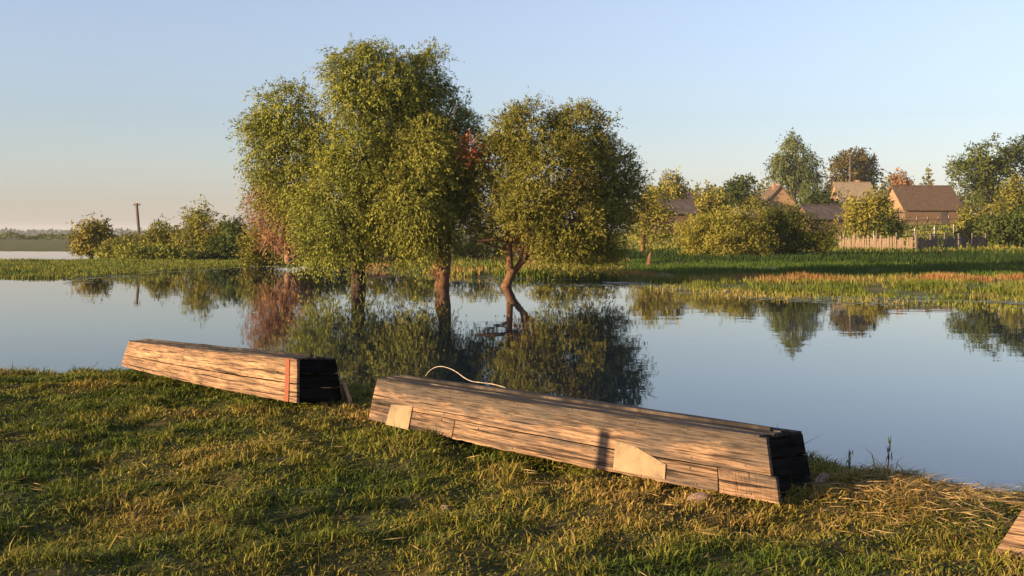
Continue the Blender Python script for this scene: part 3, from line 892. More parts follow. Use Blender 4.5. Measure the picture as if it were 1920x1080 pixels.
def house(name, label, cat, corner, ang, L, W, hw, hr, wallm, gablem, roofm, chim=None, over=0.35, group=None, windows=()):
    """corner: front-left ground corner; ang: heading of the long axis; W runs away from the camera"""
    root = thing(name, label, cat, corner, group)
    ex = (math.cos(ang), math.sin(ang)); ey = (-math.sin(ang), math.cos(ang))

    def T(x, y, z):
        return (ex[0] * x + ey[0] * y, ex[1] * x + ey[1] * y, z)
    dn = -1.2
    th = 0.18
    for nm, x0, x1, y0, y1 in (('front_wall', 0, L, 0, th), ('back_wall', 0, L, W - th, W), ('side_wall', 0, th, th, W - th), ('side_wall', L - th, L, th, W - th)):
        V_ = [T(x, y, z) for z in (dn, hw) for x, y in ((x0, y0), (x1, y0), (x1, y1), (x0, y1))]
        mesh_obj(nm, V_, [(0, 3, 2, 1), (4, 5, 6, 7), (0, 1, 5, 4), (1, 2, 6, 5), (2, 3, 7, 6), (3, 0, 4, 7)], M[wallm], root)
    for x0 in (-0.03, L - 0.15):
        V_ = [T(x, y, z) for x in (x0, x0 + 0.18) for y, z in ((0.0, hw + 0.003), (W, hw + 0.003), (W / 2, hw + hr - 0.05))]
        mesh_obj('gable', V_, [(0, 2, 1), (3, 4, 5), (0, 1, 4, 3), (1, 2, 5, 4), (2, 0, 3, 5)], M[gablem], root)
    nx, ny = -hr, W / 2
    k = math.hypot(nx, ny)
    for sgn in (0, 1):
        # a slope as an overhanging slab
        ye = -over if sgn == 0 else W + over
        ze = hw - over * hr / (W / 2)
        t = 0.14
        V_ = []
        for x in (-over, L + over):
            V_ += [T(x, ye, ze), T(x, W / 2, hw + hr), T(x, W / 2, hw + hr + t * 1.25), T(x, ye, ze + t)]
        sl = mesh_obj('roof_slope', V_, [(0, 1, 2, 3), (7, 6, 5, 4), (0, 4, 5, 1), (1, 5, 6, 2), (2, 6, 7, 3), (3, 7, 4, 0)], M[roofm], root)
        # eave board
    v, f = box((0, 0, 0), (1, 1, 1))
    V_ = [T(x, y, z) for z in (hw + hr + 0.10, hw + hr + 0.26) for x, y in ((-over, W / 2 - 0.14), (L + over, W / 2 - 0.14), (L + over, W / 2 + 0.14), (-over, W / 2 + 0.14))]
    mesh_obj('ridge_cap', V_, [(0, 3, 2, 1), (4, 5, 6, 7), (0, 1, 5, 4), (1, 2, 6, 5), (2, 3, 7, 6), (3, 0, 4, 7)], M[roofm], root)
    if chim:
        cx, cw, ch = chim
        V_ = [T(x, y, z) for z in (hw + hr - 0.8, hw + hr + ch) for x, y in ((cx, W / 2 - cw / 2 + 0.3), (cx + cw, W / 2 - cw / 2 + 0.3), (cx + cw, W / 2 + cw / 2 + 0.3), (cx, W / 2 + cw / 2 + 0.3))]
        mesh_obj('chimney', V_, [(0, 3, 2, 1), (4, 5, 6, 7), (0, 1, 5, 4), (1, 2, 6, 5), (2, 3, 7, 6), (3, 0, 4, 7)], M['brick'], root)
    for wx, wz, ww, wh in windows:
        V_ = [T(x, y, z) for z in (wz, wz + wh) for x, y in ((wx, -0.04), (wx + ww, -0.04), (wx + ww, -0.004), (wx, -0.004))]
        mesh_obj('door', V_, [(0, 3, 2, 1), (4, 5, 6, 7), (0, 1, 5, 4), (1, 2, 6, 5), (2, 3, 7, 6), (3, 0, 4, 7)], M['roof_dark'], root)
    return root


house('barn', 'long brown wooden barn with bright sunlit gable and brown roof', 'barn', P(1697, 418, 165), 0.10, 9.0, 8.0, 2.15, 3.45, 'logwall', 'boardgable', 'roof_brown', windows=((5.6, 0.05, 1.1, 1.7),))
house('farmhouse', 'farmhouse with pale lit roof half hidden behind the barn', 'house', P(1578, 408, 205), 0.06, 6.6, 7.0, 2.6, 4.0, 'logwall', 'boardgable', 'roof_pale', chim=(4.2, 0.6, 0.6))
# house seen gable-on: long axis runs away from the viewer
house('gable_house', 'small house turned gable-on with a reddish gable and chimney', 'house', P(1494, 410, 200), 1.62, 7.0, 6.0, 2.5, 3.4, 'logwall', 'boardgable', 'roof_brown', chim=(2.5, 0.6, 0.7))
house('shed', 'low grey-roofed shed left of the bright orchard tree', 'shed', P(1520, 432, 138), 0.25, 4.8, 4.0, 1.6, 1.5, 'logwall', 'logwall', 'roof_dark', group='village sheds')
house('shed', 'dark shed behind the reddish scrub left of the golden bush', 'shed', P(1240, 420, 140), 0.2, 4.6, 4.5, 1.5, 1.5, 'logwall', 'logwall', 'roof_dark', group='village sheds')
house('shed', 'tiny far roof between the golden tree and the pale tree', 'shed', P(1284, 385, 210), 0.1, 3.0, 4.0, 1.0, 1.3, 'logwall', 'logwall', 'roof_dark', group='village sheds')


# ------------------------------------------------------------------ fences
def fence(name, label, A_, B_, h, npick, post_every, mat, gap=0.0, rails=(0.3, 0.75), postm='pole', pickw=0.8):
    A_ = np.array(A_, float); B_ = np.array(B_, float)
    root = thing(name, label, 'fence', A_)
    r2 = np.random.default_rng(int(abs(A_[0]) * 10))
    d = B_ - A_; L = np.linalg.norm(d[:2]); e = d / L
    ex = (e[0], e[1]); ey = (-e[1], e[0])
    zf = lambda s: float(land_z(A_[0] + e[0] * s, A_[1] + e[1] * s)) - A_[2]
    if npick:
        step = L / npick
        bv, bf = box((0, 0, 0.5), (step * pickw, 0.025, 1.0), (ex, ey))
        bm = bpy.data.meshes.new('picket'); bm.from_pydata(bv, [], bf); bm.materials.append(M[mat])
        for k in range(npick):
            s = (k + 0.5) * step
            if r2.random() < gap: continue
            o_ = bpy.data.objects.new('picket', bm); C.objects.link(o_); o_.parent = root
            o_.location = (e[0] * s, e[1] * s, zf(s) - 0.05)
            o_.scale = (1, 1, h * r2.uniform(0.70, 1.10))
            o_.rotation_euler = (0, r2.normal(0, 0.035), 0)
    nseg = max(1, int(L / post_every))
    for k in range(nseg + 1):
        s = L * k / nseg
        hh = h * r2.uniform(1.05, 1.35)
        v, f = box((e[0] * s + ey[0] * 0.10, e[1] * s + ey[1] * 0.10, zf(s) + hh / 2 - 0.15), (0.14, 0.14, hh + 0.3), (ex, ey))
        mesh_obj('post', v, f, M[postm], root)
    for rz in rails:
        for k in range(nseg):
            s0, s1 = L * k / nseg, L * (k + 1) / nseg
            p0 = np.array([e[0] * s0 + ey[0] * 0.03, e[1] * s0 + ey[1] * 0.03, zf(s0) + rz * h])
            p1 = np.array([e[0] * s1 + ey[0] * 0.03, e[1] * s1 + ey[1] * 0.03, zf(s1) + rz * h + r2.normal(0, 0.03)])
            v, f = tube([p0, (p0 + p1) / 2, p1], [0.045] * 3, 6, 0.05, k)
            mesh_obj('rail', v, f, M[mat], root)


def gp(px, D):
    X = (px - 960) / F * D
    return np.array([X, D, float(land_h(px, D))])


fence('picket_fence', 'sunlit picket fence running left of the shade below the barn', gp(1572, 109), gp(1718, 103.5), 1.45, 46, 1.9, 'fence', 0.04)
fence('picket_fence', 'picket fence continuing right, the shade put into its grey wood', gp(1719, 103.5), gp(1850, 110), 1.35, 40, 2.2, 'pole', 0.08)  # darker wood than the left run, shade painted into the pickets
fence('rail_fence', 'rail fence with pale posts along the front of the barn', gp(1700, 146), gp(1800, 150), 1.5, 0, 1.9, 'fence', rails=(0.45, 0.9), postm='fence')
fence('rail_fence', 'lower rail fence crossing the sunny slope', gp(1640, 122), gp(1790, 128), 1.2, 0, 2.8, 'fence', rails=(0.4, 0.85), postm='white')


# ------------------------------------------------------------------ poles
def utility_pole(label, base, top, rb, rt, head=True):
    base = np.array(base); top = np.array(top)
    root = thing('utility_pole', label, 'pole', base, 'utility poles')
    t = np.linspace(0, 1, 6)[:, None]
    pts = (top - base) * t
    v, f = tube(pts, np.linspace(rb, rt, 6), 8, 0.03, 4)
    mesh_obj('shaft', v, f, M['pole'], root, True)
    if head:
        tp = top - base
        v, f = box((tp[0] + 0.05, tp[1], tp[2] - 0.18), (0.75, 0.14, 0.14))
        arm = mesh_obj('crossarm', v, f, M['pole'], root)
        for dx in (-0.24, 0.05, 0.32):
            v, f = tube([(tp[0] + dx, tp[1], tp[2] - 0.11), (tp[0] + dx, tp[1], tp[2] + 0.02), (tp[0] + dx, tp[1], tp[2] + 0.12)], [0.045, 0.07, 0.05], 6, 0.02, 3)
            mesh_obj('insulator', v, f, M['white'], arm, True)


b0 = gp(265, 118)
utility_pole('lone leaning wooden utility pole above the left bushes', b0, P(256, 381, 118), 0.19, 0.15)
b0 = gp(1594, 215)
utility_pole('thin straight utility pole in front of the brown chestnut tree', b0, P(1594, 288, 215), 0.16, 0.12)
# stump and post on the right shore
v, f = tube([(0, 0, -0.2), (0.05, 0, 0.35), (0.14, 0.05, 0.75), (0.2, 0.05, 1.0)], [0.17, 0.13, 0.09, 0.03], 8, 0.25, 9)
o = mesh_obj('broken_stump', v, f, M['bark_red'], None, True, loc=gp(1215, 66))
tag(o, 'jagged pale orange broken stump right of the round willow', 'stump')
v, f = tube([(-1.9, 0, 0.55), (-0.8, 0.1, 0.62), (0.6, 0, 0.5), (1.7, 0.1, 0.42)], [0.07, 0.10, 0.12, 0.10], 8, 0.08, 9)
o = mesh_obj('fallen_log', v, f, M['bark_dry'], None, True, loc=gp(705, 72))
tag(o, 'pale fallen log lying behind the tall willow trunk', 'log')

# ------------------------------------------------------------------ boats
NV = 3


def plank(name, surf, u0, u1, v0, v1, off, th, mat, parent, org, Lm, Hm, nu=14, jag=0.004, seed=0, sgn=1):
    """a bent board on the surface surf(u, v); off = how proud of it, th = thickness inward"""
    r2 = np.random.default_rng(seed)
    us = np.linspace(u0, u1, nu)
    w0 = v0 + np.cumsum(r2.normal(0, jag, nu)) * 0.5 / Hm * 0.5
    w1 = v1 + np.cumsum(r2.normal(0, jag, nu)) * 0.5 / Hm * 0.5
    if v0 <= 0.0001: w0[:] = v0 + 0.012 * np.abs(fbm(us * Lm * 4.0 + seed, us * 0 + 5, seed, 4) - 0.5) / Hm
    if v1 >= 0.9999: w1[:] = v1 - (0.022 * np.abs(fbm(us * Lm * 3.1 + seed, us * 0, seed, 4) - 0.5) + 0.004 * np.abs(r2.normal(size=nu))) / Hm
    V_, UV, UV2, idx = [], [], [], {}
    for layer in (0, 1):
        for a, u in enumerate(us):
            for b in range(NV):
                v = w0[a] + (w1[a] - w0[a]) * b / (NV - 1)
                p = surf(u, v)
                e = 1e-3
                nrm = unit(np.cross(surf(u + e, v) - p, surf(u, v + e) - p)) * sgn
                bump = 0.002 * r2.normal() if layer == 0 else 0
                idx[(layer, a, b)] = len(V_)
                V_.append(p + nrm * ((off + bump) if layer == 0 else off - th) - org)
                UV.append((u * Lm, v * Hm + 3.1 * (seed % 7)))
                UV2.append((u, v))
    Fa = []
    for a in range(nu - 1):
        for b in range(NV - 1):
            q = [idx[(0, a, b)], idx[(0, a + 1, b)], idx[(0, a + 1, b + 1)], idx[(0, a, b + 1)]]
            Fa.append(tuple(q))
            q = [idx[(1, a, b)], idx[(1, a, b + 1)], idx[(1, a + 1, b + 1)], idx[(1, a + 1, b)]]
            Fa.append(tuple(q))
        Fa.append((idx[(0, a, 0)], idx[(1, a, 0)], idx[(1, a + 1, 0)], idx[(0, a + 1, 0)]))
        Fa.append((idx[(0, a, NV - 1)], idx[(0, a + 1, NV - 1)], idx[(1, a + 1, NV - 1)], idx[(1, a, NV - 1)]))
    for b in range(NV - 1):
        Fa.append((idx[(0, 0, b)], idx[(0, 0, b + 1)], idx[(1, 0, b + 1)], idx[(1, 0, b)]))
        Fa.append((idx[(0, nu - 1, b)], idx[(1, nu - 1, b)], idx[(1, nu - 1, b + 1)], idx[(0, nu - 1, b + 1)]))
    return mesh_obj(name, V_, Fa, M[mat], parent, False, UV, None, UV2)


def make_boat(label, cn, wood, bulge, seams, joints, seed, nb=4, bottom='wood_grey', transom='tar', patches=(), stripe=None, extend=0.0):
    """cn: corners bNB bNT bFT bFB (bow: near bottom, near top, far top, far bottom) and sNB sNT sFT sFB (stern)"""
    g = {k: np.array(v, float) for k, v in cn.items()}
    org = (g['bNB'] + g['sNB'] + g['bFB'] + g['sFB']) / 4
    root = thing('wooden_boat', label, 'boat', org, 'boats lying upturned on the bank')
    outN = unit(np.cross(g['sNB'] - g['bNB'], np.array([0, 0, 1.0])))
    if np.dot(outN, -(g['sFB'] - g['sNB'])) < 0: outN = -outN
    Lm = float(np.linalg.norm(g['sNB'] - g['bNB'])); Hm = float(np.linalg.norm(g['sNB'] - g['sNT']))

    def bl(u): return max(0.0, 4 * u * (1 - u)) * bulge
    nearS = lambda u, v: lerp(lerp(g['bNT'], g['sNT'], u), lerp(g['bNB'], g['sNB'], u), v) + outN * bl(u) * (0.6 + 0.4 * v)
    farS = lambda u, v: lerp(lerp(g['bFT'], g['sFT'], u), lerp(g['bFB'], g['sFB'], u), v) - outN * bl(u) * (0.6 + 0.4 * v)
    botS = lambda u, v: lerp(nearS(u, 0.0), farS(u, 0.0), v)
    sgnN = 1 if np.dot(np.cross(g['sNT'] - g['bNT'], g['bNB'] - g['bNT']), outN) > 0 else -1
    k = seed
    gap = 0.007 / Hm
    for side, S_, sg in (('near', nearS, sgnN), ('far', farS, -sgnN)):
        for j in range(len(seams) - 1):
            cuts = [0.0] + (list(joints[j]) if side == 'near' and j < len(joints) else []) + [1.0]
            for c in range(len(cuts) - 1):
                k += 1
                last = (c == len(cuts) - 2)
                ext = extend if (j == len(seams) - 2 and last and side == 'near') else 0.0
                plank('side_plank', S_, cuts[c] + (0.0012 if c else 0), cuts[c + 1] - ((0 if side == 'near' else 0.012) if last else 0.0012) + ext, seams[j] + (gap * 0.5 if j else 0.0), seams[j + 1] - (gap * 0.5 if j < len(seams) - 2 else 0),
                      0.002 if j == 0 else 0.0, 0.028, wood, root, org, Lm, Hm, 44, 0.0014, k, sg)
    # flat bottom (now on top): long boards
    Wm = float(np.linalg.norm(g['sFT'] - g['sNT']))
    zs = 1 if np.cross(botS(0.6, 0.5) - botS(0.5, 0.5), botS(0.5, 0.6) - botS(0.5, 0.5))[2] > 0 else -1
    for j in range(nb):
        k += 1
        plank('bottom_plank', botS, 0.004 * (j % 2), 0.992 - 0.006 * ((j + 1) % 2), j / nb + (0.012 if j else 0.02), (j + 1) / nb - (0.012 if j < nb - 1 else 0.02),
              0.010 + 0.005 * ((j * 7) % 3), 0.030, bottom, root, org, Lm, Wm, 18, 0.003, k, zs)
    # a raised keel strip along the middle
    plank('keel_strip', botS, 0.03, 0.97, 0.46, 0.54, 0.036, 0.02, bottom, root, org, Lm, Wm, 18, 0.002, k + 1, zs)
    # bow board and transom: stacked boards across the ends
    for nm, a, b, c, d, mt, inset in (('bow_board', 'bNT', 'bFT', 'bNB', 'bFB', wood, 0.03), ('transom_board', 'sNT', 'sFT', 'sNB', 'sFB', transom, 0.03)):
        dirE = unit((g['bNB'] - g['sNB']) if nm == 'bow_board' else (g['sNB'] - g['bNB']))
        E = lambda u, v: lerp(lerp(g[a], g[b], u), lerp(g[c], g[d], u), v) - dirE * 0.02
        t_ = np.cross(E(0.6, .5) - E(.5, .5), E(.5, .6) - E(.5, .5))
        sg = 1 if np.dot(t_, dirE) > 0 else -1
        nbd = 3
        for j in range(nbd):
            k += 1
            plank(nm, E, 0.03, 0.97, j / nbd + 0.012, (j + 1) / nbd - 0.012, 0.004 * (j % 2), 0.03, mt, root, org, Wm, Hm, 6, 0.003, k, sg)
    r3 = np.random.default_rng(seed)                       # rows of old nail heads at the hidden frames
    nm_ = None
    for u in np.linspace(0.05, 0.96, 10):
        for v in (0.07, 0.50, 0.66, 0.93):
            uu, vv = u + r3.normal(0, 0.006), v + r3.normal(0, 0.015)
            q_ = nearS(uu, vv) - org
            if nm_ is None:
                tv, tf = tube([outN * 0.0, outN * 0.006], [0.0065, 0.0055], 6, 0, 1)
                nm_ = bpy.data.meshes.new('nail'); nm_.from_pydata([tuple(map(float, x)) for x in tv], [], tf); nm_.materials.append(M['pole'])
            no = bpy.data.objects.new('nail', nm_); C.objects.link(no); no.parent = root; no.location = [float(x) for x in q_]
    for poly, off in patches:
        pts = [nearS(u, v) for u, v in poly]
        nrm = outN * 1.0
        A1 = [p + nrm * off - org for p in pts]; A0 = [p + nrm * (off - 0.006) - org for p in pts]
        m_ = len(pts)
        Fa = [tuple(range(m_)), tuple(range(2 * m_ - 1, m_ - 1, -1))] + [(i_, m_ + i_, m_ + (i_ + 1) % m_, (i_ + 1) % m_) for i_ in range(m_)]
        o_ = mesh_obj('patch', A1 + A0, Fa, M['tin'], root)
        o_['label'] = 'pale sheet patch nailed on the side'
        for i_, p in enumerate(A1):                        # nail heads
            q_ = p + (np.mean(A1, 0) - p) * 0.12
            v, f = tube([q_ - outN * 0.001, q_ + outN * 0.0025], [0.005, 0.004], 6, 0, 1)
            mesh_obj('nail', v, f, M['pole'], o_)
    if stripe:
        k += 1
        o_ = plank('paint_stripe', nearS, stripe[0], stripe[1], 0.0, 0.985, 0.0095, 0.003, 'red', root, org, Lm, Hm, 3, 0.002, k, sgnN)
        o_['label'] = 'worn red painted stripe'
    return root


boatA = dict(bNB=P(690, 787, 9.3), bNT=P(708, 711, 9.25), bFT=P(764, 706, 9.55), bFB=P(756, 770, 9.6),
             sNB=P(1452, 944, 6.5), sNT=P(1437, 822, 6.55), sFT=P(1513, 812, 7.0), sFB=P(1533, 935, 7.02))
make_boat('large weathered upturned boat with two pale patches, nearest on the grass', boatA, 'wood', 0.075, [0.0, 0.58, 1.0], [[], [0.288, 0.905]], 10, nb=4, extend=0.008,
          patches=(([(0.074, 0.52), (0.148, 0.46), (0.150, 1.0), (0.070, 1.0)], 0.011), ([(0.703, 0.43), (0.745, 0.46), (0.808, 0.68), (0.806, 0.93), (0.700, 0.93)], 0.011)))
boatB = dict(bNB=P(226, 686, 12.9), bNT=P(241, 640, 12.9), bFT=P(282, 640, 13.2), bFB=P(280, 680, 13.25),
             sNB=P(556, 757, 10.0), sNT=P(557, 674, 10.05), sFT=P(634, 674, 10.45), sFB=P(646, 752, 10.45))
make_boat('smaller pale upturned boat with black stern and red stripe, farther left', boatB, 'wood_pale', 0.075, [0.0, 0.55, 1.0], [[0.42], []], 60, nb=4, stripe=(0.955, 0.971))
boatC = dict(bNB=P(1866, 1034, 5.45), bNT=P(1930, 936, 5.65), bFT=(2.95, 5.95, 0.86), bFB=(2.80, 5.95, 0.5),
             sNB=(5.6, 3.3, 0.45), sNT=(5.6, 3.4, 0.90), sFT=(6.0, 3.9, 0.88), sFB=(6.05, 3.95, 0.42))
make_boat('tip of a third upturned boat cut off by the right edge', boatC, 'wood_pale', 0.10, [0.0, 1.0], [[]], 110, nb=4)


def block(name, label, cat, c, s, ang, mat, tilt=(0, 0), seed=1):
    """a rough bevelled chunk of timber"""
    r2 = np.random.default_rng(seed)
    s = np.array(s)
    V_, Fa = [], []
    n_ = 8
    for i_, xx in enumerate(np.linspace(-0.5, 0.5, 5)):
        for j in range(n_):
            th = 2 * math.pi * (j + 0.5) / n_
            y = np.sign(math.cos(th)) * min(0.5, abs(math.cos(th)) * 0.56); z = np.sign(math.sin(th)) * min(0.5, abs(math.sin(th)) * 0.56)
            kk = 0.93 if i_ in (0, 4) else 1.0
            V_.append((xx * s[0] + r2.normal(0, 0.003), y * s[1] * kk + r2.normal(0, 0.004), z * s[2] * kk + r2.normal(0, 0.004)))
    for i_ in range(4):
        for j in range(n_):
            Fa.append((i_ * n_ + j, (i_ + 1) * n_ + j, (i_ + 1) * n_ + (j + 1) % n_, i_ * n_ + (j + 1) % n_))
    Fa.append(tuple(range(n_))); Fa.append(tuple(range(4 * n_, 5 * n_))[::-1])
    uv = [(v[0], v[1] + v[2]) for v in V_]
    o_ = mesh_obj(name, V_, Fa, M[mat], None, False, uv, loc=c, uv2=[(0.5, 0.9)] * len(V_))
    o_.rotation_euler = (tilt[0], tilt[1], ang)
    return tag(o_, label, cat)


block('timber_block', 'short round timber end poking out behind the big boat stern', 'timber', P(1543, 905, 7.25), (0.30, 0.085, 0.075), 1.25, 'wood_pale', seed=2)
block('timber_stake', 'short leaning stake propping the small boat at its black stern', 'timber', P(650, 740, 10.45), (0.24, 0.075, 0.05), 0.2, 'wood_pale', tilt=(0, 1.25), seed=3)
block('timber_block', 'small wedge of wood under the near side of the big boat', 'timber', P(853, 834, 8.75) , (0.16, 0.09, 0.07), 0.7, 'wood_pale', seed=4)


def stone(label, c, s, seed):
    r2 = np.random.default_rng(seed)
    V_, Fa = [], []
    nu, nv = 9, 6
    for a in range(nv + 1):
        ph = math.pi * a / nv
        for b in range(nu):
            th = 2 * math.pi * b / nu
            k = 1 + 0.12 * math.sin(3 * th + seed) * math.sin(2 * ph) + r2.normal(0, 0.05) * (0 < a < nv)
            V_.append((s[0] * k * math.sin(ph) * math.cos(th), s[1] * k * math.sin(ph) * math.sin(th), s[2] * k * math.cos(ph)))
    for a in range(nv):
        for b in range(nu):
            Fa.append((a * nu + b, (a + 1) * nu + b, (a + 1) * nu + (b + 1) % nu, a * nu + (b + 1) % nu))
    o_ = mesh_obj('stone', V_, Fa, M['stone'], None, True, loc=c)
    return tag(o_, label, 'stone', 'stones in the grass')


def on_bank(px, py):
    """where the sight line meets the bank"""
    D = 4.0
    while D < 20:
        p = P(px, py, D)
        if p[2] <= float(bank_h(p[0], p[1])): return p
        D += 0.01
    return p


stone('pinkish stone in the grass below the big boat stern', on_bank(1310, 945) + np.array([0, 0, 0.03]), (0.075, 0.05, 0.04), 3)
stone('brown stone half sunk in the mid foreground grass', on_bank(835, 958) + np.array([0, 0, 0.012]), (0.035, 0.03, 0.025), 5)

# bleached wire looped over the big boat
wp = [(798, 705, 9.35), (803, 697, 9.3), (812, 690, 9.25), (825, 686, 9.2), (842, 690, 9.1), (856, 697, 9.0), (868, 707, 8.9), (882, 715, 8.82), (900, 717, 8.72), (925, 720, 8.6), (948, 727, 8.5)]
pts = np.array([P(*q_) for q_ in wp])
tt = np.linspace(0, len(pts) - 1, 40)
pts = np.stack([np.interp(tt, np.arange(len(pts)), pts[:, j]) for j in range(3)], -1)
for _ in range(3):
    pts[1:-1] = (pts[:-2] + pts[1:-1] * 2 + pts[2:]) / 4
v, f = tube(pts, [0.0034] * len(pts), 6, 0.22, 5)
tag(mesh_obj('mooring_rope', v, f, M['rope'], None, True), 'bleached stiff rope arching over the bow of the big boat', 'rope')

# mooring post beside the photographer, left of the frame; its shadow crosses the big boat
v, f = tube([(0, 0, -0.3), (0.01, 0, 0.3), (0.0, 0.01, 0.8), (0.01, 0, 1.36)], [0.055, 0.053, 0.05, 0.047], 9, 0.05, 3)
px_, py_ = -3.90, 5.08
o = mesh_obj('mooring_post', v, f, M['pole'], None, True, loc=(px_, py_, float(bank_h(px_, py_))))
tag(o, 'weathered mooring post standing on the bank left of the view', 'post')

# ------------------------------------------------------------------ foreground grass
def bank_grass():
    r2 = np.random.default_rng(99)
    n0 = 500000
    D = np.sqrt(r2.uniform(3.6 ** 2, 16.5 ** 2, n0))
    half = 0.50 * D + 1.2
    X = r2.uniform(-1, 1, n0) * half
    keep = r2.random(n0) < np.clip(9.0 / D, 0.0, 1.0) ** 1.15
    d = (lip_y(X) - D) * 0.72
    keep &= d > -2.3
    X, D, d = X[keep], D[keep], d[keep]
    tuft = fbm(X * 4.6, D * 5.2, 61, 3)
    dry = fbm(X * 0.9 + 3, D * 1.1, 62, 4)
    bare = fbm(X * 2.2 + 8, D * 2.0, 64, 3)
    keep = r2.random(len(X)) < np.clip(0.5 + 2.2 * (tuft - 0.35), 0.4, 1) * np.clip((bare - 0.22) * 7, 0.3, 1)
    X, D, d, tuft, dry = X[keep], D[keep], d[keep], tuft[keep], dry[keep]
    n_ = len(X)
    z = bank_h(X, D)
    h = (0.018 + 0.11 * np.clip(tuft - 0.34, 0, 1) * 1.3) * r2.uniform(0.55, 1.45, n_)
    h *= 1 + 0.9 * sstep(0.6, -0.6, d)                        # longer on the slope to the water
    long_ = r2.random(n_) < 0.012
    h = np.where(long_, h * 2.0, h)
    lean = r2.normal(0, 0.7, (n_, 2)) + np.array([0.10, 0.0])
    heap = np.exp(-(((X - 2.75) / 0.75) ** 2 + ((D - 6.7) / 0.5) ** 2))
    lean = lean * (1 + 1.8 * heap[:, None])
    th = r2.uniform(0, math.pi, n_)
    wdt = np.clip(0.0028 + 0.0007 * D, 0, 0.012) * r2.uniform(0.7, 1.4, n_)
    sx = np.cos(th) * wdt * 0.5; sy = np.sin(th) * wdt * 0.5
    b = np.stack([X, D, z - 0.005], -1)
    mid = b + np.stack([lean[:, 0] * h * 0.35, lean[:, 1] * h * 0.35, h * 0.6], -1)
    tip = b + np.stack([lean[:, 0] * h * 1.1, lean[:, 1] * h * 1.1, h * (1.0 - 0.25 * np.minimum(1, np.abs(lean).sum(1)))], -1)
    s = np.stack([sx, sy, np.zeros(n_)], -1)
    V_ = np.empty((n_, 5, 3), np.float32)
    V_[:, 0] = b - s; V_[:, 1] = b + s; V_[:, 2] = mid + s * 0.8; V_[:, 3] = mid - s * 0.8; V_[:, 4] = tip
    base = (np.arange(n_) * 5)[:, None]
    tri = np.concatenate([base + np.array([[0, 1, 2]]), base + np.array([[0, 2, 3]]), base + np.array([[3, 2, 4]])], 1).reshape(-1)
    # colour: green, olive, ochre, straw
    pal = np.array([(0.058, 0.088, 0.011), (0.13, 0.135, 0.018), (0.21, 0.165, 0.030), (0.31, 0.20, 0.058)])
    left = sstep(1.0, -4.5, X)
    t = np.clip((dry - 0.30) * 2.0 + 0.20 * r2.normal(size=n_) - 0.18 * left + 0.5 * heap + 0.07, 0, 0.999) * 3
    k = np.floor(t).astype(int); fr = (t - k)[:, None]
    col = pal[k] * (1 - fr) + pal[np.minimum(k + 1, 3)] * fr
    col *= (1 + 0.2 * r2.normal(size=(n_, 1))).clip(0.5, 1.7)
    c = np.repeat(col[:, None, :], 5, 1)
    me_ = raw_mesh('bank_grass', V_.reshape(-1, 3), tri, 3, c.reshape(-1, 3))
    tag(link_mesh('bank_grass', me_, M['grass']), 'short patchy green and straw grass covering the near bank', 'grass', kind='stuff')
    # a dense low understorey of clover and moss-like leaves
    n_ = 260000
    D = np.sqrt(r2.uniform(3.6 ** 2, 15.5 ** 2, n_)); X = r2.uniform(-1, 1, n_) * (0.50 * D + 1.0)
    ok = (r2.random(n_) < np.clip(9.0 / D, 0, 1) ** 1.3) & ((lip_y(X) - D) > -2.5)
    X, D = X[ok], D[ok]; n_ = len(X)
    dry2 = fbm(X * 0.9 + 3, D * 1.1, 62, 4)
    t = np.clip((dry2 - 0.30) * 2.0 + 0.22 * r2.normal(size=n_) - 0.22 * sstep(1.0, -4.5, X) - 0.06, 0, 0.999) * 3
    k = np.floor(t).astype(int); fr = (t - k)[:, None]
    col = (pal[k] * (1 - fr) + pal[np.minimum(k + 1, 3)] * fr) * (0.85 + 0.2 * r2.normal(size=(n_, 1))).clip(0.4, 1.5)
    b = np.stack([X, D, bank_h(X, D) + 0.001], -1)
    ax = unit(np.stack([r2.normal(0, 1, n_), r2.normal(0, 1, n_), r2.uniform(0.3, 1.4, n_)], -1))
    sd = unit(np.cross(ax, unit(r2.normal(size=(n_, 3)))))
    ln = r2.uniform(0.012, 0.032, n_)[:, None]; wd = (r2.uniform(0.003, 0.006, n_) + 0.0004 * D)[:, None]
    V_ = np.stack([b - sd * wd, b + sd * wd, b + ax * ln], 1).reshape(-1, 3)
    me_ = raw_mesh('low_turf', V_, np.arange(len(V_)), 3, np.repeat(col, 3, 0))
    tag(link_mesh('low_turf', me_, M['grass']), 'low mossy turf growing between the grass blades', 'turf', kind='stuff')
    # dry straw lying on the turf, thickest on the mown heap at the right
    n_ = 2400
    kx = r2.random(n_) < 0.62
    X = np.where(kx, 2.75 + r2.normal(0, 0.55, n_), r2.uniform(-5.5, 4.5, n_)); D = np.where(kx, 6.65 + r2.normal(0, 0.38, n_), r2.uniform(4.2, 9, n_))
    ok = (lip_y(X) - D) > 0.0
    X, D = X[ok], D[ok]; n_ = len(X)
    z = bank_h(X, D) + r2.uniform(0.02, 0.07, n_)
    ang = r2.normal(0.2, 0.9, n_)
    ax = unit(np.stack([np.cos(ang), np.sin(ang), r2.normal(0, 0.18, n_)], -1))
    col = np.array((0.26, 0.17, 0.065)) + (np.array((0.46, 0.32, 0.14)) - np.array((0.26, 0.17, 0.065))) * r2.random((n_, 1))
    v, c = leaf_arrays(np.stack([X, D, z], -1), ax, r2.uniform(0.04, 0.17, n_), r2.uniform(0.003, 0.005, n_), col, 0.1)
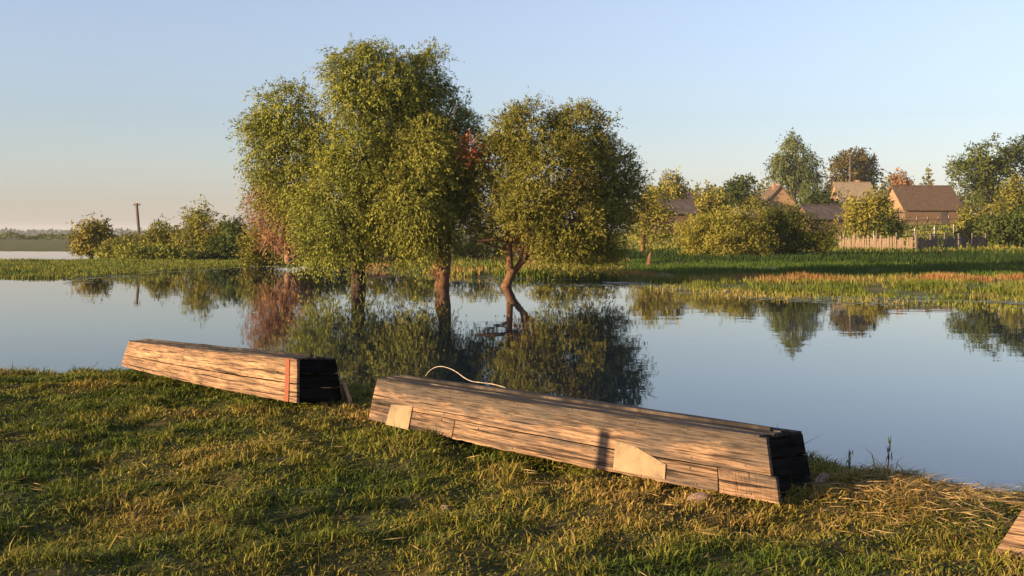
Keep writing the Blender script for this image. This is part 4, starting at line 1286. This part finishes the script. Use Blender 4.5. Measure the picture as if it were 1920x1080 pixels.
    tag(link_mesh('dry_straw', raw_mesh('dry_straw', v, np.arange(len(v)), 4, c), M['grass']), 'loose dry straw scattered on the turf and heaped at right', 'straw', kind='stuff')


bank_grass()


def stem(label, px, D, h, seed):
    r2 = np.random.default_rng(seed)
    X = (px - 960) / F * D
    b = np.array([X, D, float(bank_h(X, D))])
    root = thing('tall_grass_stem', label, 'grass stem', b, 'tall stems at the water edge')
    pts = np.stack([np.linspace(0, 0.05 * h, 6), np.zeros(6), np.linspace(-0.02, h, 6)], -1) + r2.normal(0, 0.003, (6, 3))
    v, f = tube(pts, np.linspace(0.006, 0.003, 6), 5, 0.05, seed)
    mesh_obj('stalk', v, f, M['grassy'], root, True)
    pp = np.repeat(pts[3:], 9, 0) + r2.normal(0, 0.008, (27, 3))
    ax = unit(np.stack([r2.normal(0, 0.14, 27), r2.normal(0, 0.14, 27), np.ones(27)], -1))
    col = np.tile(np.array([[0.07, 0.08, 0.03]]), (27, 1))
    v, c = leaf_arrays(pp, ax, r2.uniform(0.18, 0.4, 27) * h * 0.7, np.full(27, 0.008), col)
    link_mesh('seed_head', raw_mesh('seed_head', v, np.arange(len(v)), 4, c), M['grass'], root)


M['grassy'] = simple_noise_mat('green_stalk', (0.06, 0.075, 0.02), (0.11, 0.12, 0.04), 20, 0.7, 0.1)
stem('tall seed-headed grass stem against the water right of the big boat', 1664, 7.75, 0.27, 1)
stem('shorter grass stem standing in the shade near the big boat stern', 1592, 7.2, 0.16, 2)


# ------------------------------------------------------------------ evening haze over the flood plain
m, n, l, out = new_mat('thin_evening_haze')
pv = n.new('ShaderNodeVolumePrincipled')
pv.inputs['Color'].default_value = (0.82, 0.86, 0.95, 1)
pv.inputs['Density'].default_value = 0.00012
pv.inputs['Anisotropy'].default_value = 0.0
l.new(pv.outputs[0], out.inputs['Volume'])
v, f = box((0, 2300, 16.0), (18000, 5400, 35.0))
tag(mesh_obj('haze', v, f, m), 'thin pale haze over the whole flood plain', 'haze', kind='stuff')
